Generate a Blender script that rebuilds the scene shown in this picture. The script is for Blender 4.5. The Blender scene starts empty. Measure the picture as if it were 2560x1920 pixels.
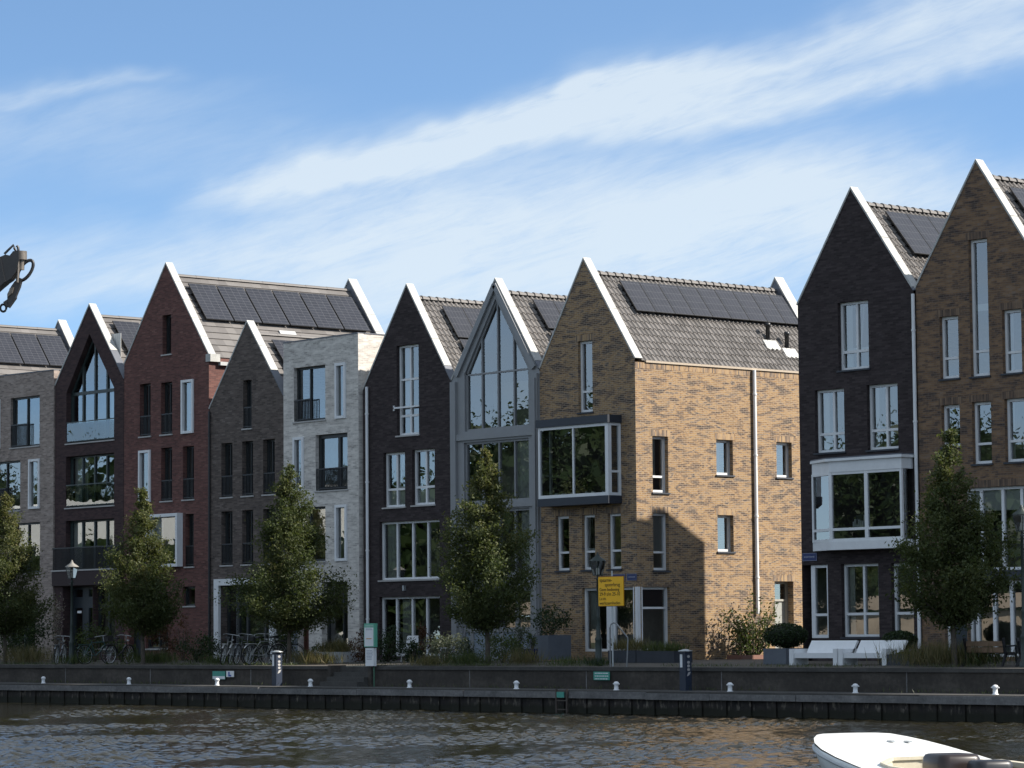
import bpy, math, random
import numpy as np
from mathutils import Vector, Matrix
R = math.radians
S = bpy.context.scene
COL = S.collection
random.seed(7)

# ------------------------------------------------------------------ camera
CAM = Vector((72.33, -69.0, 0.88))
F_PX, PITCH, ROLL, YAW = 7626.8, 0.0819867, -0.008370, 0.850464
fw = Vector((-math.sin(YAW) * math.cos(PITCH), math.cos(YAW) * math.cos(PITCH), math.sin(PITCH)))
r0 = Vector((math.cos(YAW), math.sin(YAW), 0))
u0 = r0.cross(fw)
cr = math.cos(ROLL) * r0 + math.sin(ROLL) * u0
cu = -math.sin(ROLL) * r0 + math.cos(ROLL) * u0
cd = bpy.data.cameras.new('camera')
co = bpy.data.objects.new('camera', cd)
COL.objects.link(co)
m = Matrix((cr, cu, -fw)).transposed().to_4x4()
m.translation = CAM
co.matrix_world = m
cd.sensor_fit = 'HORIZONTAL'
cd.sensor_width = 36
cd.lens = 36 * F_PX / 2560
cd.clip_start = 0.5
cd.clip_end = 20000
S.camera = co

def at(px, py, y):
    """photo point (2212 wide) -> x, z on the vertical plane at depth y"""
    k = 2560 / 2212
    d = fw * F_PX + cr * (px * k - 1280) - cu * (py * k - 960)
    t = (y - CAM.y) / d.y
    p = CAM + d * t
    return p.x, p.z

# ------------------------------------------------------------------ sun, sky, exposure
SUN = Vector((1.0, 0.84, 0.98)).normalized()
el = math.asin(SUN.z); az = math.atan2(SUN.x, SUN.y)
sl = bpy.data.lights.new('sun', 'SUN')
sl.energy = 3.7
sl.angle = R(0.53)
sl.color = (1.0, 0.93, 0.83)
so = bpy.data.objects.new('sun', sl)
COL.objects.link(so)
so.location = (60, 60, 80)
so.rotation_euler = (-SUN).to_track_quat('-Z', 'Y').to_euler()
S.view_settings.view_transform = 'Standard'
S.view_settings.look = 'None'
S.view_settings.gamma = 1
S.view_settings.exposure = 1.2
S.render.engine = 'CYCLES'
S.cycles.use_denoising = True
S.cycles.max_bounces = 6
S.cycles.transparent_max_bounces = 12
S.cycles.caustics_reflective = False
S.cycles.caustics_refractive = False

W = bpy.data.worlds.new('World')
S.world = W
W.use_nodes = True

class NT:
    """small node-tree writer"""
    def __init__(s, tree):
        s.t = tree
        tree.nodes.clear()
    def n(s, kind, **kw):
        x = s.t.nodes.new(kind)
        for k, v in kw.items():
            if hasattr(x, k):
                setattr(x, k, v)
        return x
    def link(s, a, b):
        s.t.links.new(a, b)
    def put(s, v, sock):
        if hasattr(v, 'is_output') or isinstance(v, bpy.types.NodeSocket):
            s.link(v, sock)
        else:
            sock.default_value = v
    def math(s, op, a, b=0.0, c=0.0, clamp=False):
        x = s.n('ShaderNodeMath', operation=op)
        x.use_clamp = clamp
        s.put(a, x.inputs[0]); s.put(b, x.inputs[1]); s.put(c, x.inputs[2])
        return x.outputs[0]
    def mix(s, f, a, b, mode='MIX'):
        x = s.n('ShaderNodeMix', data_type='RGBA', blend_type=mode)
        s.put(f, x.inputs[0]); s.put(a, x.inputs[6]); s.put(b, x.inputs[7])
        return x.outputs[2]
    def noise(s, vec, scale, detail=3, rough=0.5, dist=0.0):
        x = s.n('ShaderNodeTexNoise')
        if vec is not None:
            s.link(vec, x.inputs['Vector'])
        x.inputs['Scale'].default_value = scale
        x.inputs['Detail'].default_value = detail
        x.inputs['Roughness'].default_value = rough
        x.inputs['Distortion'].default_value = dist
        return x.outputs['Fac']
    def mapping(s, vec, loc=(0, 0, 0), rot=(0, 0, 0), scale=(1, 1, 1)):
        x = s.n('ShaderNodeMapping')
        s.link(vec, x.inputs['Vector'])
        x.inputs['Location'].default_value = loc
        x.inputs['Rotation'].default_value = rot
        x.inputs['Scale'].default_value = scale
        return x.outputs[0]
    def ramp(s, f, pts, interp='LINEAR'):
        x = s.n('ShaderNodeValToRGB')
        x.color_ramp.interpolation = interp
        e = x.color_ramp.elements
        while len(e) < len(pts):
            e.new(0.5)
        for i, (p, c) in enumerate(pts):
            e[i].position = p
            e[i].color = (*c, 1) if len(c) == 3 else c
        s.put(f, x.inputs[0])
        return x.outputs[0]

def build_sky():
    g = NT(W.node_tree)
    tc = g.n('ShaderNodeTexCoord')
    sep = g.n('ShaderNodeSeparateXYZ'); g.link(tc.outputs['Generated'], sep.inputs[0])
    x, y, z = sep.outputs
    # sky is sampled a little higher than it stands so that the low sky keeps its blue
    zz = g.math('MULTIPLY_ADD', z, 1.9, 0.06)
    cmb = g.n('ShaderNodeCombineXYZ'); g.link(x, cmb.inputs[0]); g.link(y, cmb.inputs[1]); g.link(zz, cmb.inputs[2])
    nrm = g.n('ShaderNodeVectorMath', operation='NORMALIZE'); g.link(cmb.outputs[0], nrm.inputs[0])
    sky = g.n('ShaderNodeTexSky', sky_type='NISHITA', sun_disc=False)
    sky.sun_elevation = el; sky.sun_rotation = az
    sky.air_density = 1.0; sky.dust_density = 0.4; sky.ozone_density = 2.5
    g.link(nrm.outputs[0], sky.inputs[0])
    # azimuth / elevation of the direction, in radians, azimuth 0 over the terrace
    a = -math.sin(YAW); b = math.cos(YAW)
    f = g.math('ADD', g.math('MULTIPLY', x, a), g.math('MULTIPLY', y, b))
    s_ = g.math('ADD', g.math('MULTIPLY', x, b), g.math('MULTIPLY', y, -a))
    A = g.math('ARCTAN2', s_, f)
    E_ = g.math('ARCSINE', z)
    ae = g.n('ShaderNodeCombineXYZ'); g.link(A, ae.inputs[0]); g.link(E_, ae.inputs[1])
    # cirrus runs up to the right
    rot = g.mapping(ae.outputs[0], rot=(0, 0, R(-17)))
    warp = g.noise(g.mapping(rot, scale=(9, 16, 1)), 1, 4, 0.6)
    fib = g.noise(g.mapping(rot, scale=(14, 75, 1)), 1, 8, 0.66, 0.7)
    fine = g.noise(g.mapping(rot, scale=(34, 230, 1)), 1, 6, .7, 1.2)
    puff = g.noise(g.mapping(rot, scale=(26, 40, 1)), 1, 6, 0.6, 0.5)
    wv = g.math('MULTIPLY', g.math('SUBTRACT', warp, 0.5), 0.04)
    E2 = g.math('ADD', g.math('ADD', E_, wv), g.math('MULTIPLY', g.math('ADD', g.math('MULTIPLY', g.math('SUBTRACT', fib, .5), .018), g.math('MULTIPLY', g.math('SUBTRACT', fine, .5), .010))))
    tot = None
    def U(px): return math.atan((px * 2560 / 2212 - 1280) / F_PX)
    def V(px, py):
        return PITCH + math.atan((960 - py * 2560 / 2212 + (px * 2560 / 2212 - 1280) * math.sin(ROLL)) / F_PX)
    def streak(p, q, up, dn, amp, e0=0.02, e1=0.02):
        """a band from photo point p to q; up / dn = soft half widths above and below"""
        nonlocal tot
        ua, va, ub, vb = U(p[0]), V(*p), U(q[0]), V(*q)
        sl_ = (vb - va) / (ub - ua)
        base = g.math('MULTIPLY_ADD', g.math('SUBTRACT', A, ua), sl_, va)
        d = g.math('SUBTRACT', E2, base)
        du = g.math('DIVIDE', g.math('MAXIMUM', d, 0.0), up)
        dd = g.math('DIVIDE', g.math('MAXIMUM', g.math('MULTIPLY', d, -1), 0.0), dn)
        r2 = g.math('ADD', g.math('MULTIPLY', du, du), g.math('MULTIPLY', dd, dd))
        gs = g.math('EXPONENT', g.math('MULTIPLY', r2, -1))
        m0 = g.n('ShaderNodeMapRange', interpolation_type='SMOOTHSTEP'); g.link(A, m0.inputs[0])
        m0.inputs[1].default_value = ua - e0; m0.inputs[2].default_value = ua + e0
        m1 = g.n('ShaderNodeMapRange', interpolation_type='SMOOTHSTEP'); g.link(A, m1.inputs[0])
        m1.inputs[1].default_value = ub - e1; m1.inputs[2].default_value = ub + e1
        m1.inputs[3].default_value = 1; m1.inputs[4].default_value = 0
        v = g.math('MULTIPLY', g.math('MULTIPLY', gs, amp), g.math('MULTIPLY', m0.outputs[0], m1.outputs[0]))
        tot = v if tot is None else g.math('ADD', tot, v)
    streak((470, 420), (1050, 310), .0045, .0045, .85, .02, .05)
    streak((780, 360), (1500, 165), .009, .008, .52, .04, .05)
    streak((1150, 235), (2600, -70), .005, .006, .50, .05, .2)
    streak((1000, 325), (1750, 225), .006, .005, .6, .03, .04)
    streak((1400, 250), (2700, 40), .006, .005, .62, .04, .2)
    streak((1900, 60), (2700, -40), .010, .012, .45, .03, .2)
    streak((620, 510), (1900, 400), .016, .022, .62, .05, .05)
    streak((450, 610), (1800, 520), .015, .030, .60, .06, .05)
    streak((1500, 480), (2700, 380), .012, .020, .50, .05, .2)
    streak((-200, 256), (330, 192), .003, .002, .28, .05, .02)
    streak((-300, 300), (500, 240), .006, .006, .14, .05, .05)
    streak((-300, 330), (700, 330), .008, .010, .12, .05, .05)
    streak((-300, 590), (500, 560), .012, .012, .28, .05, .05)
    streak((100, 640), (420, 590), .004, .004, .28, .03, .03)
    rs = random.Random(12)
    for k in range(12):
        x0 = rs.uniform(420, 1500); y0 = 430 - (x0 - 420) * .262 + rs.uniform(-35, 70); ln = rs.uniform(260, 620)
        streak((x0, y0), (x0 + ln, y0 - ln * rs.uniform(.22, .36)), rs.uniform(.0012, .0026), rs.uniform(.0015, .0035), rs.uniform(.22, .42), .015, .04)
    body = g.math('MULTIPLY', tot, g.math('MULTIPLY_ADD', g.math('ADD', g.math('ADD', g.math('MULTIPLY', fib, .8), g.math('MULTIPLY', fine, .55)), g.math('MULTIPLY', puff, .5)), 2.5, -1.28))
    # elsewhere in the sky: added cloud veil, out of view, as neutral fill light
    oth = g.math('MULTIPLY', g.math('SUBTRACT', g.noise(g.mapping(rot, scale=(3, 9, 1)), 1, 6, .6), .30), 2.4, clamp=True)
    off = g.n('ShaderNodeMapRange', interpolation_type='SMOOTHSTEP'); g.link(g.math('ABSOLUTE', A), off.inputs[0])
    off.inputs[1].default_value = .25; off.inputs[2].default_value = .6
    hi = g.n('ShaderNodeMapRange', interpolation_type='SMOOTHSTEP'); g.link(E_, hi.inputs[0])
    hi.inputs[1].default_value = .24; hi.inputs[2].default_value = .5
    elsew = g.math('MULTIPLY', oth, g.math('MULTIPLY', g.math('MAXIMUM', off.outputs[0], hi.outputs[0]), FILL_VEIL))
    dens = g.math('MULTIPLY', g.math('ADD', body, elsew), 0.95, clamp=True)
    dens = g.math('SUBTRACT', 1.0, g.math('EXPONENT', g.math('MULTIPLY', dens, -1.5)))
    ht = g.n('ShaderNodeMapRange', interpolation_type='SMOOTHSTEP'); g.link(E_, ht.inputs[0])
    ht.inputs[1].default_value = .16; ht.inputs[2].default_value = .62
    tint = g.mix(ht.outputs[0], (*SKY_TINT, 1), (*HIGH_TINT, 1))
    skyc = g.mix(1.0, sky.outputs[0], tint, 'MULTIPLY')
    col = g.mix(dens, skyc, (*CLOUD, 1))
    bg = g.n('ShaderNodeBackground'); g.link(col, bg.inputs[0]); bg.inputs[1].default_value = SKY_STR
    out = g.n('ShaderNodeOutputWorld'); g.link(bg.outputs[0], out.inputs[0])

SKY_STR = 0.10
FILL_VEIL = 1.0                          # strength of the added unseen cloud, brightens the shaded fronts
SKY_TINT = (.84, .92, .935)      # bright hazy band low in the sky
HIGH_TINT = (1.15, 1.0, .86)         # sky overhead, warmed and lifted to fill the shade
CLOUD = (3.5, 3.9, 4.18)
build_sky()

# ------------------------------------------------------------------ materials
MATS = {}
def newmat(name):
    mt = bpy.data.materials.new(name)
    mt.use_nodes = True
    return mt, NT(mt.node_tree)

def finish(g, col, rough=0.6, bump=None, bstr=0.3, bdist=0.02, spec=0.5, metal=0.0, trans=0.0):
    p = g.n('ShaderNodeBsdfPrincipled')
    g.put(col if not isinstance(col, tuple) else (*col, 1), p.inputs['Base Color'])
    g.put(rough, p.inputs['Roughness'])
    p.inputs['Specular IOR Level'].default_value = spec
    p.inputs['Metallic'].default_value = metal
    if bump is not None:
        b = g.n('ShaderNodeBump'); b.inputs['Strength'].default_value = bstr; b.inputs['Distance'].default_value = bdist
        g.link(bump, b.inputs['Height']); g.link(b.outputs[0], p.inputs['Normal'])
    o = g.n('ShaderNodeOutputMaterial')
    g.link(p.outputs[0], o.inputs[0])
    return p

def plain(name, col, rough=0.5, var=0.15, scale=6, spec=0.5, metal=0.0, bstr=0.0):
    if name in MATS: return MATS[name]
    mt, g = newmat(name)
    tc = g.n('ShaderNodeTexCoord')
    n1 = g.noise(tc.outputs['Object'], scale, 5, 0.6)
    n2 = g.noise(tc.outputs['Object'], scale * 7, 3, 0.6)
    f = g.math('ADD', g.math('MULTIPLY', n1, .7), g.math('MULTIPLY', n2, .3))
    lo = tuple(c * (1 - var * 1.6) for c in col); hi_ = tuple(min(1, c * (1 + var * 1.2)) for c in col)
    c = g.ramp(f, [(.25, lo), (.75, hi_)])
    finish(g, c, rough, n2 if bstr else None, bstr, .01, spec, metal)
    MATS[name] = mt
    return mt

def brick(name, pal, mortar, big=0.4, stain=None, row=0.0625, width=0.225, mort=.007, off=0.5, grey=None):
    """facing bricks; UVs are in metres"""
    mt, g = newmat(name)
    uv = g.n('ShaderNodeUVMap').outputs[0]
    b = g.n('ShaderNodeTexBrick')
    g.link(uv, b.inputs['Vector'])
    b.inputs['Color1'].default_value = (0, 0, 0, 1); b.inputs['Color2'].default_value = (1, 1, 1, 1)
    b.inputs['Mortar'].default_value = (.5, .5, .5, 1)
    b.inputs['Scale'].default_value = 1; b.inputs['Mortar Size'].default_value = mort
    b.inputs['Mortar Smooth'].default_value = .3
    b.inputs['Bias'].default_value = 0; b.inputs['Brick Width'].default_value = width; b.inputs['Row Height'].default_value = row
    b.offset = off
    # patches of brick from the same pallet, lying in the courses
    n1 = g.noise(g.mapping(uv, scale=(1.5, 5.2, 1)), 1, 4, .62, .8)
    n0 = g.noise(g.mapping(uv, scale=(.35, .5, 1)), 1, 3, .5)
    f = g.math('ADD', g.math('MULTIPLY', b.outputs[0], 1 - big), g.math('MULTIPLY', g.math('MULTIPLY_ADD', g.math('SUBTRACT', n1, .5), 3.3, .5), big))
    f = g.math('ADD', f, g.math('MULTIPLY', g.math('SUBTRACT', n0, .5), .25), clamp=True)
    c = g.ramp(f, pal)
    if grey:
        n3 = g.noise(g.mapping(uv, loc=(7, 3, 0), scale=(1.1, 3.6, 1)), 1, 5, .7, 1.0)
        gm = g.math('MULTIPLY', g.math('MULTIPLY', g.math('SUBTRACT', n3, .50), 7.0, clamp=True), g.math('MULTIPLY', g.math('SUBTRACT', g.math('FRACT', g.math('MULTIPLY', b.outputs[0], 7.3)), .25), 3.0, clamp=True))
        c = g.mix(g.math('MULTIPLY', gm, .62), c, (*grey, 1))
    c = g.mix(g.math('MULTIPLY', b.outputs['Fac'], .75), c, (*mortar, 1))
    drip = g.math('MULTIPLY', g.math('SUBTRACT', g.noise(g.mapping(uv, scale=(3.2, .35, 1)), 1, 5, .65), .5), 2.4, clamp=True)
    c = g.mix(g.math('MULTIPLY', drip, .38), c, g.mix(1, c, (.55, .55, .56, 1), 'MULTIPLY'))
    if stain:
        st = g.noise(g.mapping(uv, scale=(1.3, 2.6, 1)), 1, 7, .75)
        st = g.math('MULTIPLY', g.math('SUBTRACT', st, .60), 4.0, clamp=True)
        c = g.mix(g.math('MULTIPLY', st, stain[0]), c, (*stain[1], 1))
    finish(g, c, .85, b.outputs['Fac'], -.35, .008, .25)
    MATS[name] = mt
    return mt

TAN = brick('tan brick', [(0, (.14, .115, .10)), (.35, (.25, .20, .175)), (.7, (.34, .28, .245)), (1, (.42, .35, .305))], (.34, .30, .275))
DBROWN = brick('dark brown brick', [(0, (.035, .022, .024)), (.5, (.06, .036, .036)), (1, (.085, .05, .048))], (.05, .04, .042), .3, (.35, (.16, .14, .15)))
RED = brick('red brick', [(0, (.08, .038, .036)), (.4, (.125, .057, .05)), (.75, (.165, .075, .064)), (1, (.21, .11, .09))], (.125, .09, .082), .3, (.25, (.20, .14, .14)))
GBROWN = brick('grey brown brick', [(0, (.055, .045, .04)), (.4, (.10, .08, .07)), (.75, (.14, .112, .098)), (1, (.19, .16, .145))], (.12, .105, .10), .35)
PALE = brick('pale grey brick', [(0, (.28, .26, .245)), (.3, (.46, .43, .40)), (.6, (.60, .565, .525)), (1, (.72, .68, .63))], (.66, .63, .585), .6)
BLACK = brick('black brick', [(0, (.024, .018, .019)), (.5, (.042, .032, .033)), (1, (.068, .053, .054))], (.044, .038, .038), .3, (.5, (.12, .115, .13)))
MP = [(0, (.045, .034, .031)), (.2, (.08, .058, .049)), (.36, (.148, .095, .062)), (.5, (.285, .174, .084)), (.62, (.352, .230, .111)), (.76, (.245, .166, .106)), (.88, (.125, .098, .083)), (1, (.065, .054, .052))]
MIXED = brick('mixed yellow brown brick', MP, (.355, .290, .220), .82, (.30, (.40, .35, .30)), .0625, .225, .010, grey=(.105, .085, .072))
MIXEDS = brick('soldier course brick', MP, (.55, .46, .36), .3, None, .0625, .5, .008, 0.0)
BROWNS = brick('brown soldier course brick', [(0, (.05, .04, .038)), (.5, (.15, .10, .07)), (1, (.25, .17, .11))], (.12, .10, .085), .3, None, .0625, .5, .008, 0.0)
BROWN = brick('mixed brown brick', [(0, (.045, .033, .031)), (.25, (.09, .062, .05)), (.5, (.175, .108, .065)), (.75, (.24, .145, .08)), (1, (.20, .15, .12))], (.17, .14, .115), .60, grey=(.06, .05, .047))
WHITE = plain('white paint', (.74, .75, .76), .45, .06, 3)
COPE = plain('pale coping metal', (.44, .44, .42), .5, .22, 2.3)
DARKF = plain('dark window frame', (.022, .026, .028), .4, .15, 4)
GREENF = plain('dark green frame', (.03, .045, .045), .4, .15, 4)
GREYF = plain('grey steel', (.245, .25, .258), .45, .07, 1.5)
LEAD = plain('lead sheet', (.12, .13, .155), .45, .12, 2)
NAVY = plain('dark blue grey cladding', (.025, .032, .045), .5, .1, 2)
SILL = plain('pale stone sill', (.42, .41, .40), .7, .1, 8)
RAILM = plain('black steel', (.012, .013, .016), .4, .1, 5)
ZINC = plain('zinc gutter', (.45, .46, .46), .45, .08, 3)
STEEL = plain('galvanised steel', (.42, .44, .45), .35, .1, 6, metal=.6)
CURT = plain('curtain cloth', (.62, .62, .60), .9, .08, 3)
BLIND = plain('white blind', (.80, .80, .78), .8, .03, 3)
DOOR = plain('dark painted door', (.03, .04, .05), .4, .1, 3)
BROWNDOOR = plain('brown door', (.09, .035, .025), .5, .15, 3)
GREYDOOR = plain('grey door', (.32, .33, .31), .5, .05, 2)
SLATE = plain('dark slate planter', (.035, .04, .052), .6, .15, 3)
GREYPL = plain('grey planter', (.11, .125, .15), .6, .12, 3)
SOIL = plain('soil', (.03, .022, .015), .95, .3, 12)

def tiles(name, lo, hi_):
    mt, g = newmat(name)
    uv = g.n('ShaderNodeUVMap').outputs[0]
    b = g.n('ShaderNodeTexBrick'); g.link(uv, b.inputs['Vector'])
    b.inputs['Color1'].default_value = (0, 0, 0, 1); b.inputs['Color2'].default_value = (1, 1, 1, 1); b.inputs['Mortar'].default_value = (.3, .3, .3, 1)
    b.inputs['Scale'].default_value = 1; b.inputs['Mortar Size'].default_value = .006
    b.inputs['Brick Width'].default_value = 1; b.inputs['Row Height'].default_value = 1; b.offset = 0
    n = g.noise(uv, .5, 5, .65)
    f = g.math('ADD', g.math('MULTIPLY', b.outputs[0], .5), g.math('MULTIPLY', n, .5))
    finish(g, g.ramp(f, [(.2, lo), (.8, hi_)]), .6, None, spec=.4)
    return mt
PANT = tiles('grey brown pantile', (.115, .107, .101), (.215, .20, .19))
FLATT = tiles('grey flat tile', (.108, .10, .096), (.178, .166, .158))

def solar():
    mt, g = newmat('solar glass')
    uv = g.n('ShaderNodeUVMap').outputs[0]
    b = g.n('ShaderNodeTexBrick'); g.link(uv, b.inputs['Vector'])
    b.inputs['Color1'].default_value = (.014, .015, .022, 1); b.inputs['Color2'].default_value = (.020, .021, .030, 1)
    b.inputs['Mortar'].default_value = (.11, .11, .12, 1)
    b.inputs['Scale'].default_value = 1; b.inputs['Mortar Size'].default_value = .006
    b.inputs['Brick Width'].default_value = .32; b.inputs['Row Height'].default_value = .16; b.offset = 0
    n = g.noise(uv, 1.2, 4, .6)
    c = g.mix(g.math('MULTIPLY', n, .5), b.outputs[0], (.045, .05, .06, 1))
    finish(g, c, .30, None, spec=.35)
    return mt
SOLAR = solar()

def glass(name, refl, tint, wav=.004, rough=0.0):
    mt, g = newmat(name)
    tc = g.n('ShaderNodeTexCoord')
    n = g.noise(tc.outputs['Object'], .9, 2, .5)
    b = g.n('ShaderNodeBump'); b.inputs['Strength'].default_value = 1; b.inputs['Distance'].default_value = wav
    g.link(n, b.inputs['Height'])
    gl = g.n('ShaderNodeBsdfGlossy'); gl.inputs['Roughness'].default_value = rough
    gl.inputs[0].default_value = (.93, .97, 1, 1); g.link(b.outputs[0], gl.inputs['Normal'])
    tr = g.n('ShaderNodeBsdfTransparent'); tr.inputs[0].default_value = (*tint, 1)
    fr = g.n('ShaderNodeFresnel'); fr.inputs[0].default_value = 1.5
    fac = g.math('ADD', fr.outputs[0], refl, clamp=True)
    mx = g.n('ShaderNodeMixShader'); g.link(fac, mx.inputs[0])
    g.link(tr.outputs[0], mx.inputs[1]); g.link(gl.outputs[0], mx.inputs[2])
    o = g.n('ShaderNodeOutputMaterial'); g.link(mx.outputs[0], o.inputs[0])
    return mt
GLASS = glass('window glass', .19, (.74, .78, .76), .0008)
RGLASS = glass('railing glass', .10, (.80, .88, .85), .002)
LGLASS = glass('lantern glass', .08, (.85, .85, .80), .002)

def ground_mat(name, lo, mid, hi_, sc=1.5, bscale=None, rough=.9):
    mt, g = newmat(name)
    tc = g.n('ShaderNodeTexCoord')
    o = tc.outputs['Object']
    n1 = g.noise(o, sc, 6, .65); n2 = g.noise(o, sc * 9, 4, .6); n3 = g.noise(g.mapping(o, scale=(.6, .6, 3)), sc * .6, 5, .7)
    f = g.math('ADD', g.math('ADD', g.math('MULTIPLY', n1, .4), g.math('MULTIPLY', n2, .25)), g.math('MULTIPLY', n3, .35))
    c = g.ramp(f, [(.32, lo), (.5, mid), (.68, hi_)])
    finish(g, c, rough, n2, .4, .02, .3)
    return mt
PAVE = ground_mat('quay paving', (.05, .045, .038), (.09, .08, .068), (.13, .12, .105))
QWALL = ground_mat('dark stained concrete', (.026, .023, .020), (.055, .048, .042), (.115, .10, .085), .9)
LEDGE = ground_mat('weathered ledge concrete', (.07, .07, .07), (.15, .146, .145), (.28, .27, .265), 1.6)
COPING = ground_mat('worn quay coping', (.04, .038, .036), (.065, .062, .058), (.10, .095, .09), 1.8)
FARBANK = ground_mat('far bank earth', (.04, .05, .025), (.07, .075, .04), (.10, .10, .07), .2)

def pile_mat():
    mt, g = newmat('stained sheet piling')
    tc = g.n('ShaderNodeTexCoord'); o = tc.outputs['Object']
    n1 = g.noise(g.mapping(o, scale=(1.2, 1.2, .5)), 1.4, 6, .7)
    n2 = g.noise(g.mapping(o, scale=(4, 4, 1.4)), 1.6, 5, .7)
    c = g.ramp(n1, [(.3, (.014, .013, .013)), (.55, (.04, .034, .031)), (.72, (.085, .068, .056))])
    sz = g.n('ShaderNodeSeparateXYZ'); g.link(o, sz.inputs[0])
    al = g.math('MULTIPLY', g.math('SUBTRACT', g.math('MULTIPLY_ADD', n1, .35, .10), sz.outputs[2]), 9, clamp=True)
    c = g.mix(g.math('MULTIPLY', al, .85), c, (.016, .017, .010, 1))
    w = g.math('MULTIPLY', g.math('SUBTRACT', n2, .54), 6, clamp=True)
    w = g.math('MULTIPLY', w, g.math('SUBTRACT', 1.0, al))
    c = g.mix(g.math('MULTIPLY', w, .75), c, (.30, .26, .21, 1))
    finish(g, c, .8, n2, .5, .03, .3)
    return mt
PILE = pile_mat()

def water_mat():
    mt, g = newmat('river water')
    tc = g.n('ShaderNodeTexCoord'); o = tc.outputs['Object']
    rv = g.mapping(o, rot=(0, 0, -YAW))     # x across, y along the reach seen from the far bank
    n1 = g.noise(g.mapping(rv, scale=(3.2, 1.1, 1)), 1.0, 3, .6, .8)
    n2 = g.noise(g.mapping(rv, scale=(9.0, 3.5, 1)), 1.0, 4, .65, .8)
    h = g.math('ADD', g.math('MULTIPLY', n1, .015), g.math('MULTIPLY', n2, .006))
    b = g.n('ShaderNodeBump'); b.inputs['Strength'].default_value = 1.0; b.inputs['Distance'].default_value = 1.0
    g.link(h, b.inputs['Height'])
    p = g.n('ShaderNodeBsdfPrincipled')
    c = g.mix(g.noise(rv, .25, 4, .6), (.014, .013, .008, 1), (.024, .021, .011, 1))
    g.link(c, p.inputs['Base Color'])
    p.inputs['Roughness'].default_value = .10
    p.inputs['IOR'].default_value = 1.33
    g.link(b.outputs[0], p.inputs['Normal'])
    out = g.n('ShaderNodeOutputMaterial'); g.link(p.outputs[0], out.inputs[0])
    return mt
WATER = water_mat()

def leaf_mat(name, cols, rough=.45, transl=.35):
    mt, g = newmat(name)
    at_ = g.n('ShaderNodeAttribute'); at_.attribute_name = 'tint'
    c = g.ramp(at_.outputs['Fac'], [(i / (len(cols) - 1), k) for i, k in enumerate(cols)])
    d = g.n('ShaderNodeBsdfPrincipled'); g.link(c, d.inputs['Base Color']); d.inputs['Roughness'].default_value = rough
    d.inputs['Specular IOR Level'].default_value = .35
    t = g.n('ShaderNodeBsdfTranslucent'); g.link(g.mix(1, c, (1.25, 1.3, .75, 1), 'MULTIPLY'), t.inputs[0])
    mx = g.n('ShaderNodeMixShader'); mx.inputs[0].default_value = transl
    g.link(d.outputs[0], mx.inputs[1]); g.link(t.outputs[0], mx.inputs[2])
    o = g.n('ShaderNodeOutputMaterial'); g.link(mx.outputs[0], o.inputs[0])
    return mt
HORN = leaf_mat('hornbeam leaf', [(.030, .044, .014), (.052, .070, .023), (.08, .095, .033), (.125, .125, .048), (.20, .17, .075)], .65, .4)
DKGRN = leaf_mat('dark evergreen leaf', [(.012, .025, .010), (.022, .042, .015), (.035, .055, .018), (.05, .07, .025)])
MIDGRN = leaf_mat('garden leaf', [(.025, .04, .012), (.05, .075, .022), (.08, .10, .03), (.10, .11, .04)])
REDLF = leaf_mat('reddish leaf', [(.05, .025, .018), (.09, .04, .025), (.10, .05, .025), (.06, .05, .02)])
GREYLF = leaf_mat('grey green leaf', [(.06, .075, .05), (.09, .105, .075), (.13, .14, .10)])
STRAW = leaf_mat('straw grass', [(.06, .07, .025), (.11, .10, .04), (.17, .14, .065), (.21, .17, .09)])
FLOWER = leaf_mat('pale dried flower', [(.16, .13, .12), (.25, .21, .19), (.33, .28, .25)])
BARK = plain('bark', (.085, .07, .055), .9, .3, 9, bstr=.5)

# ------------------------------------------------------------------ mesh helpers
def root_loc(o):
    while o.parent: o = o.parent
    return o.location

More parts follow.
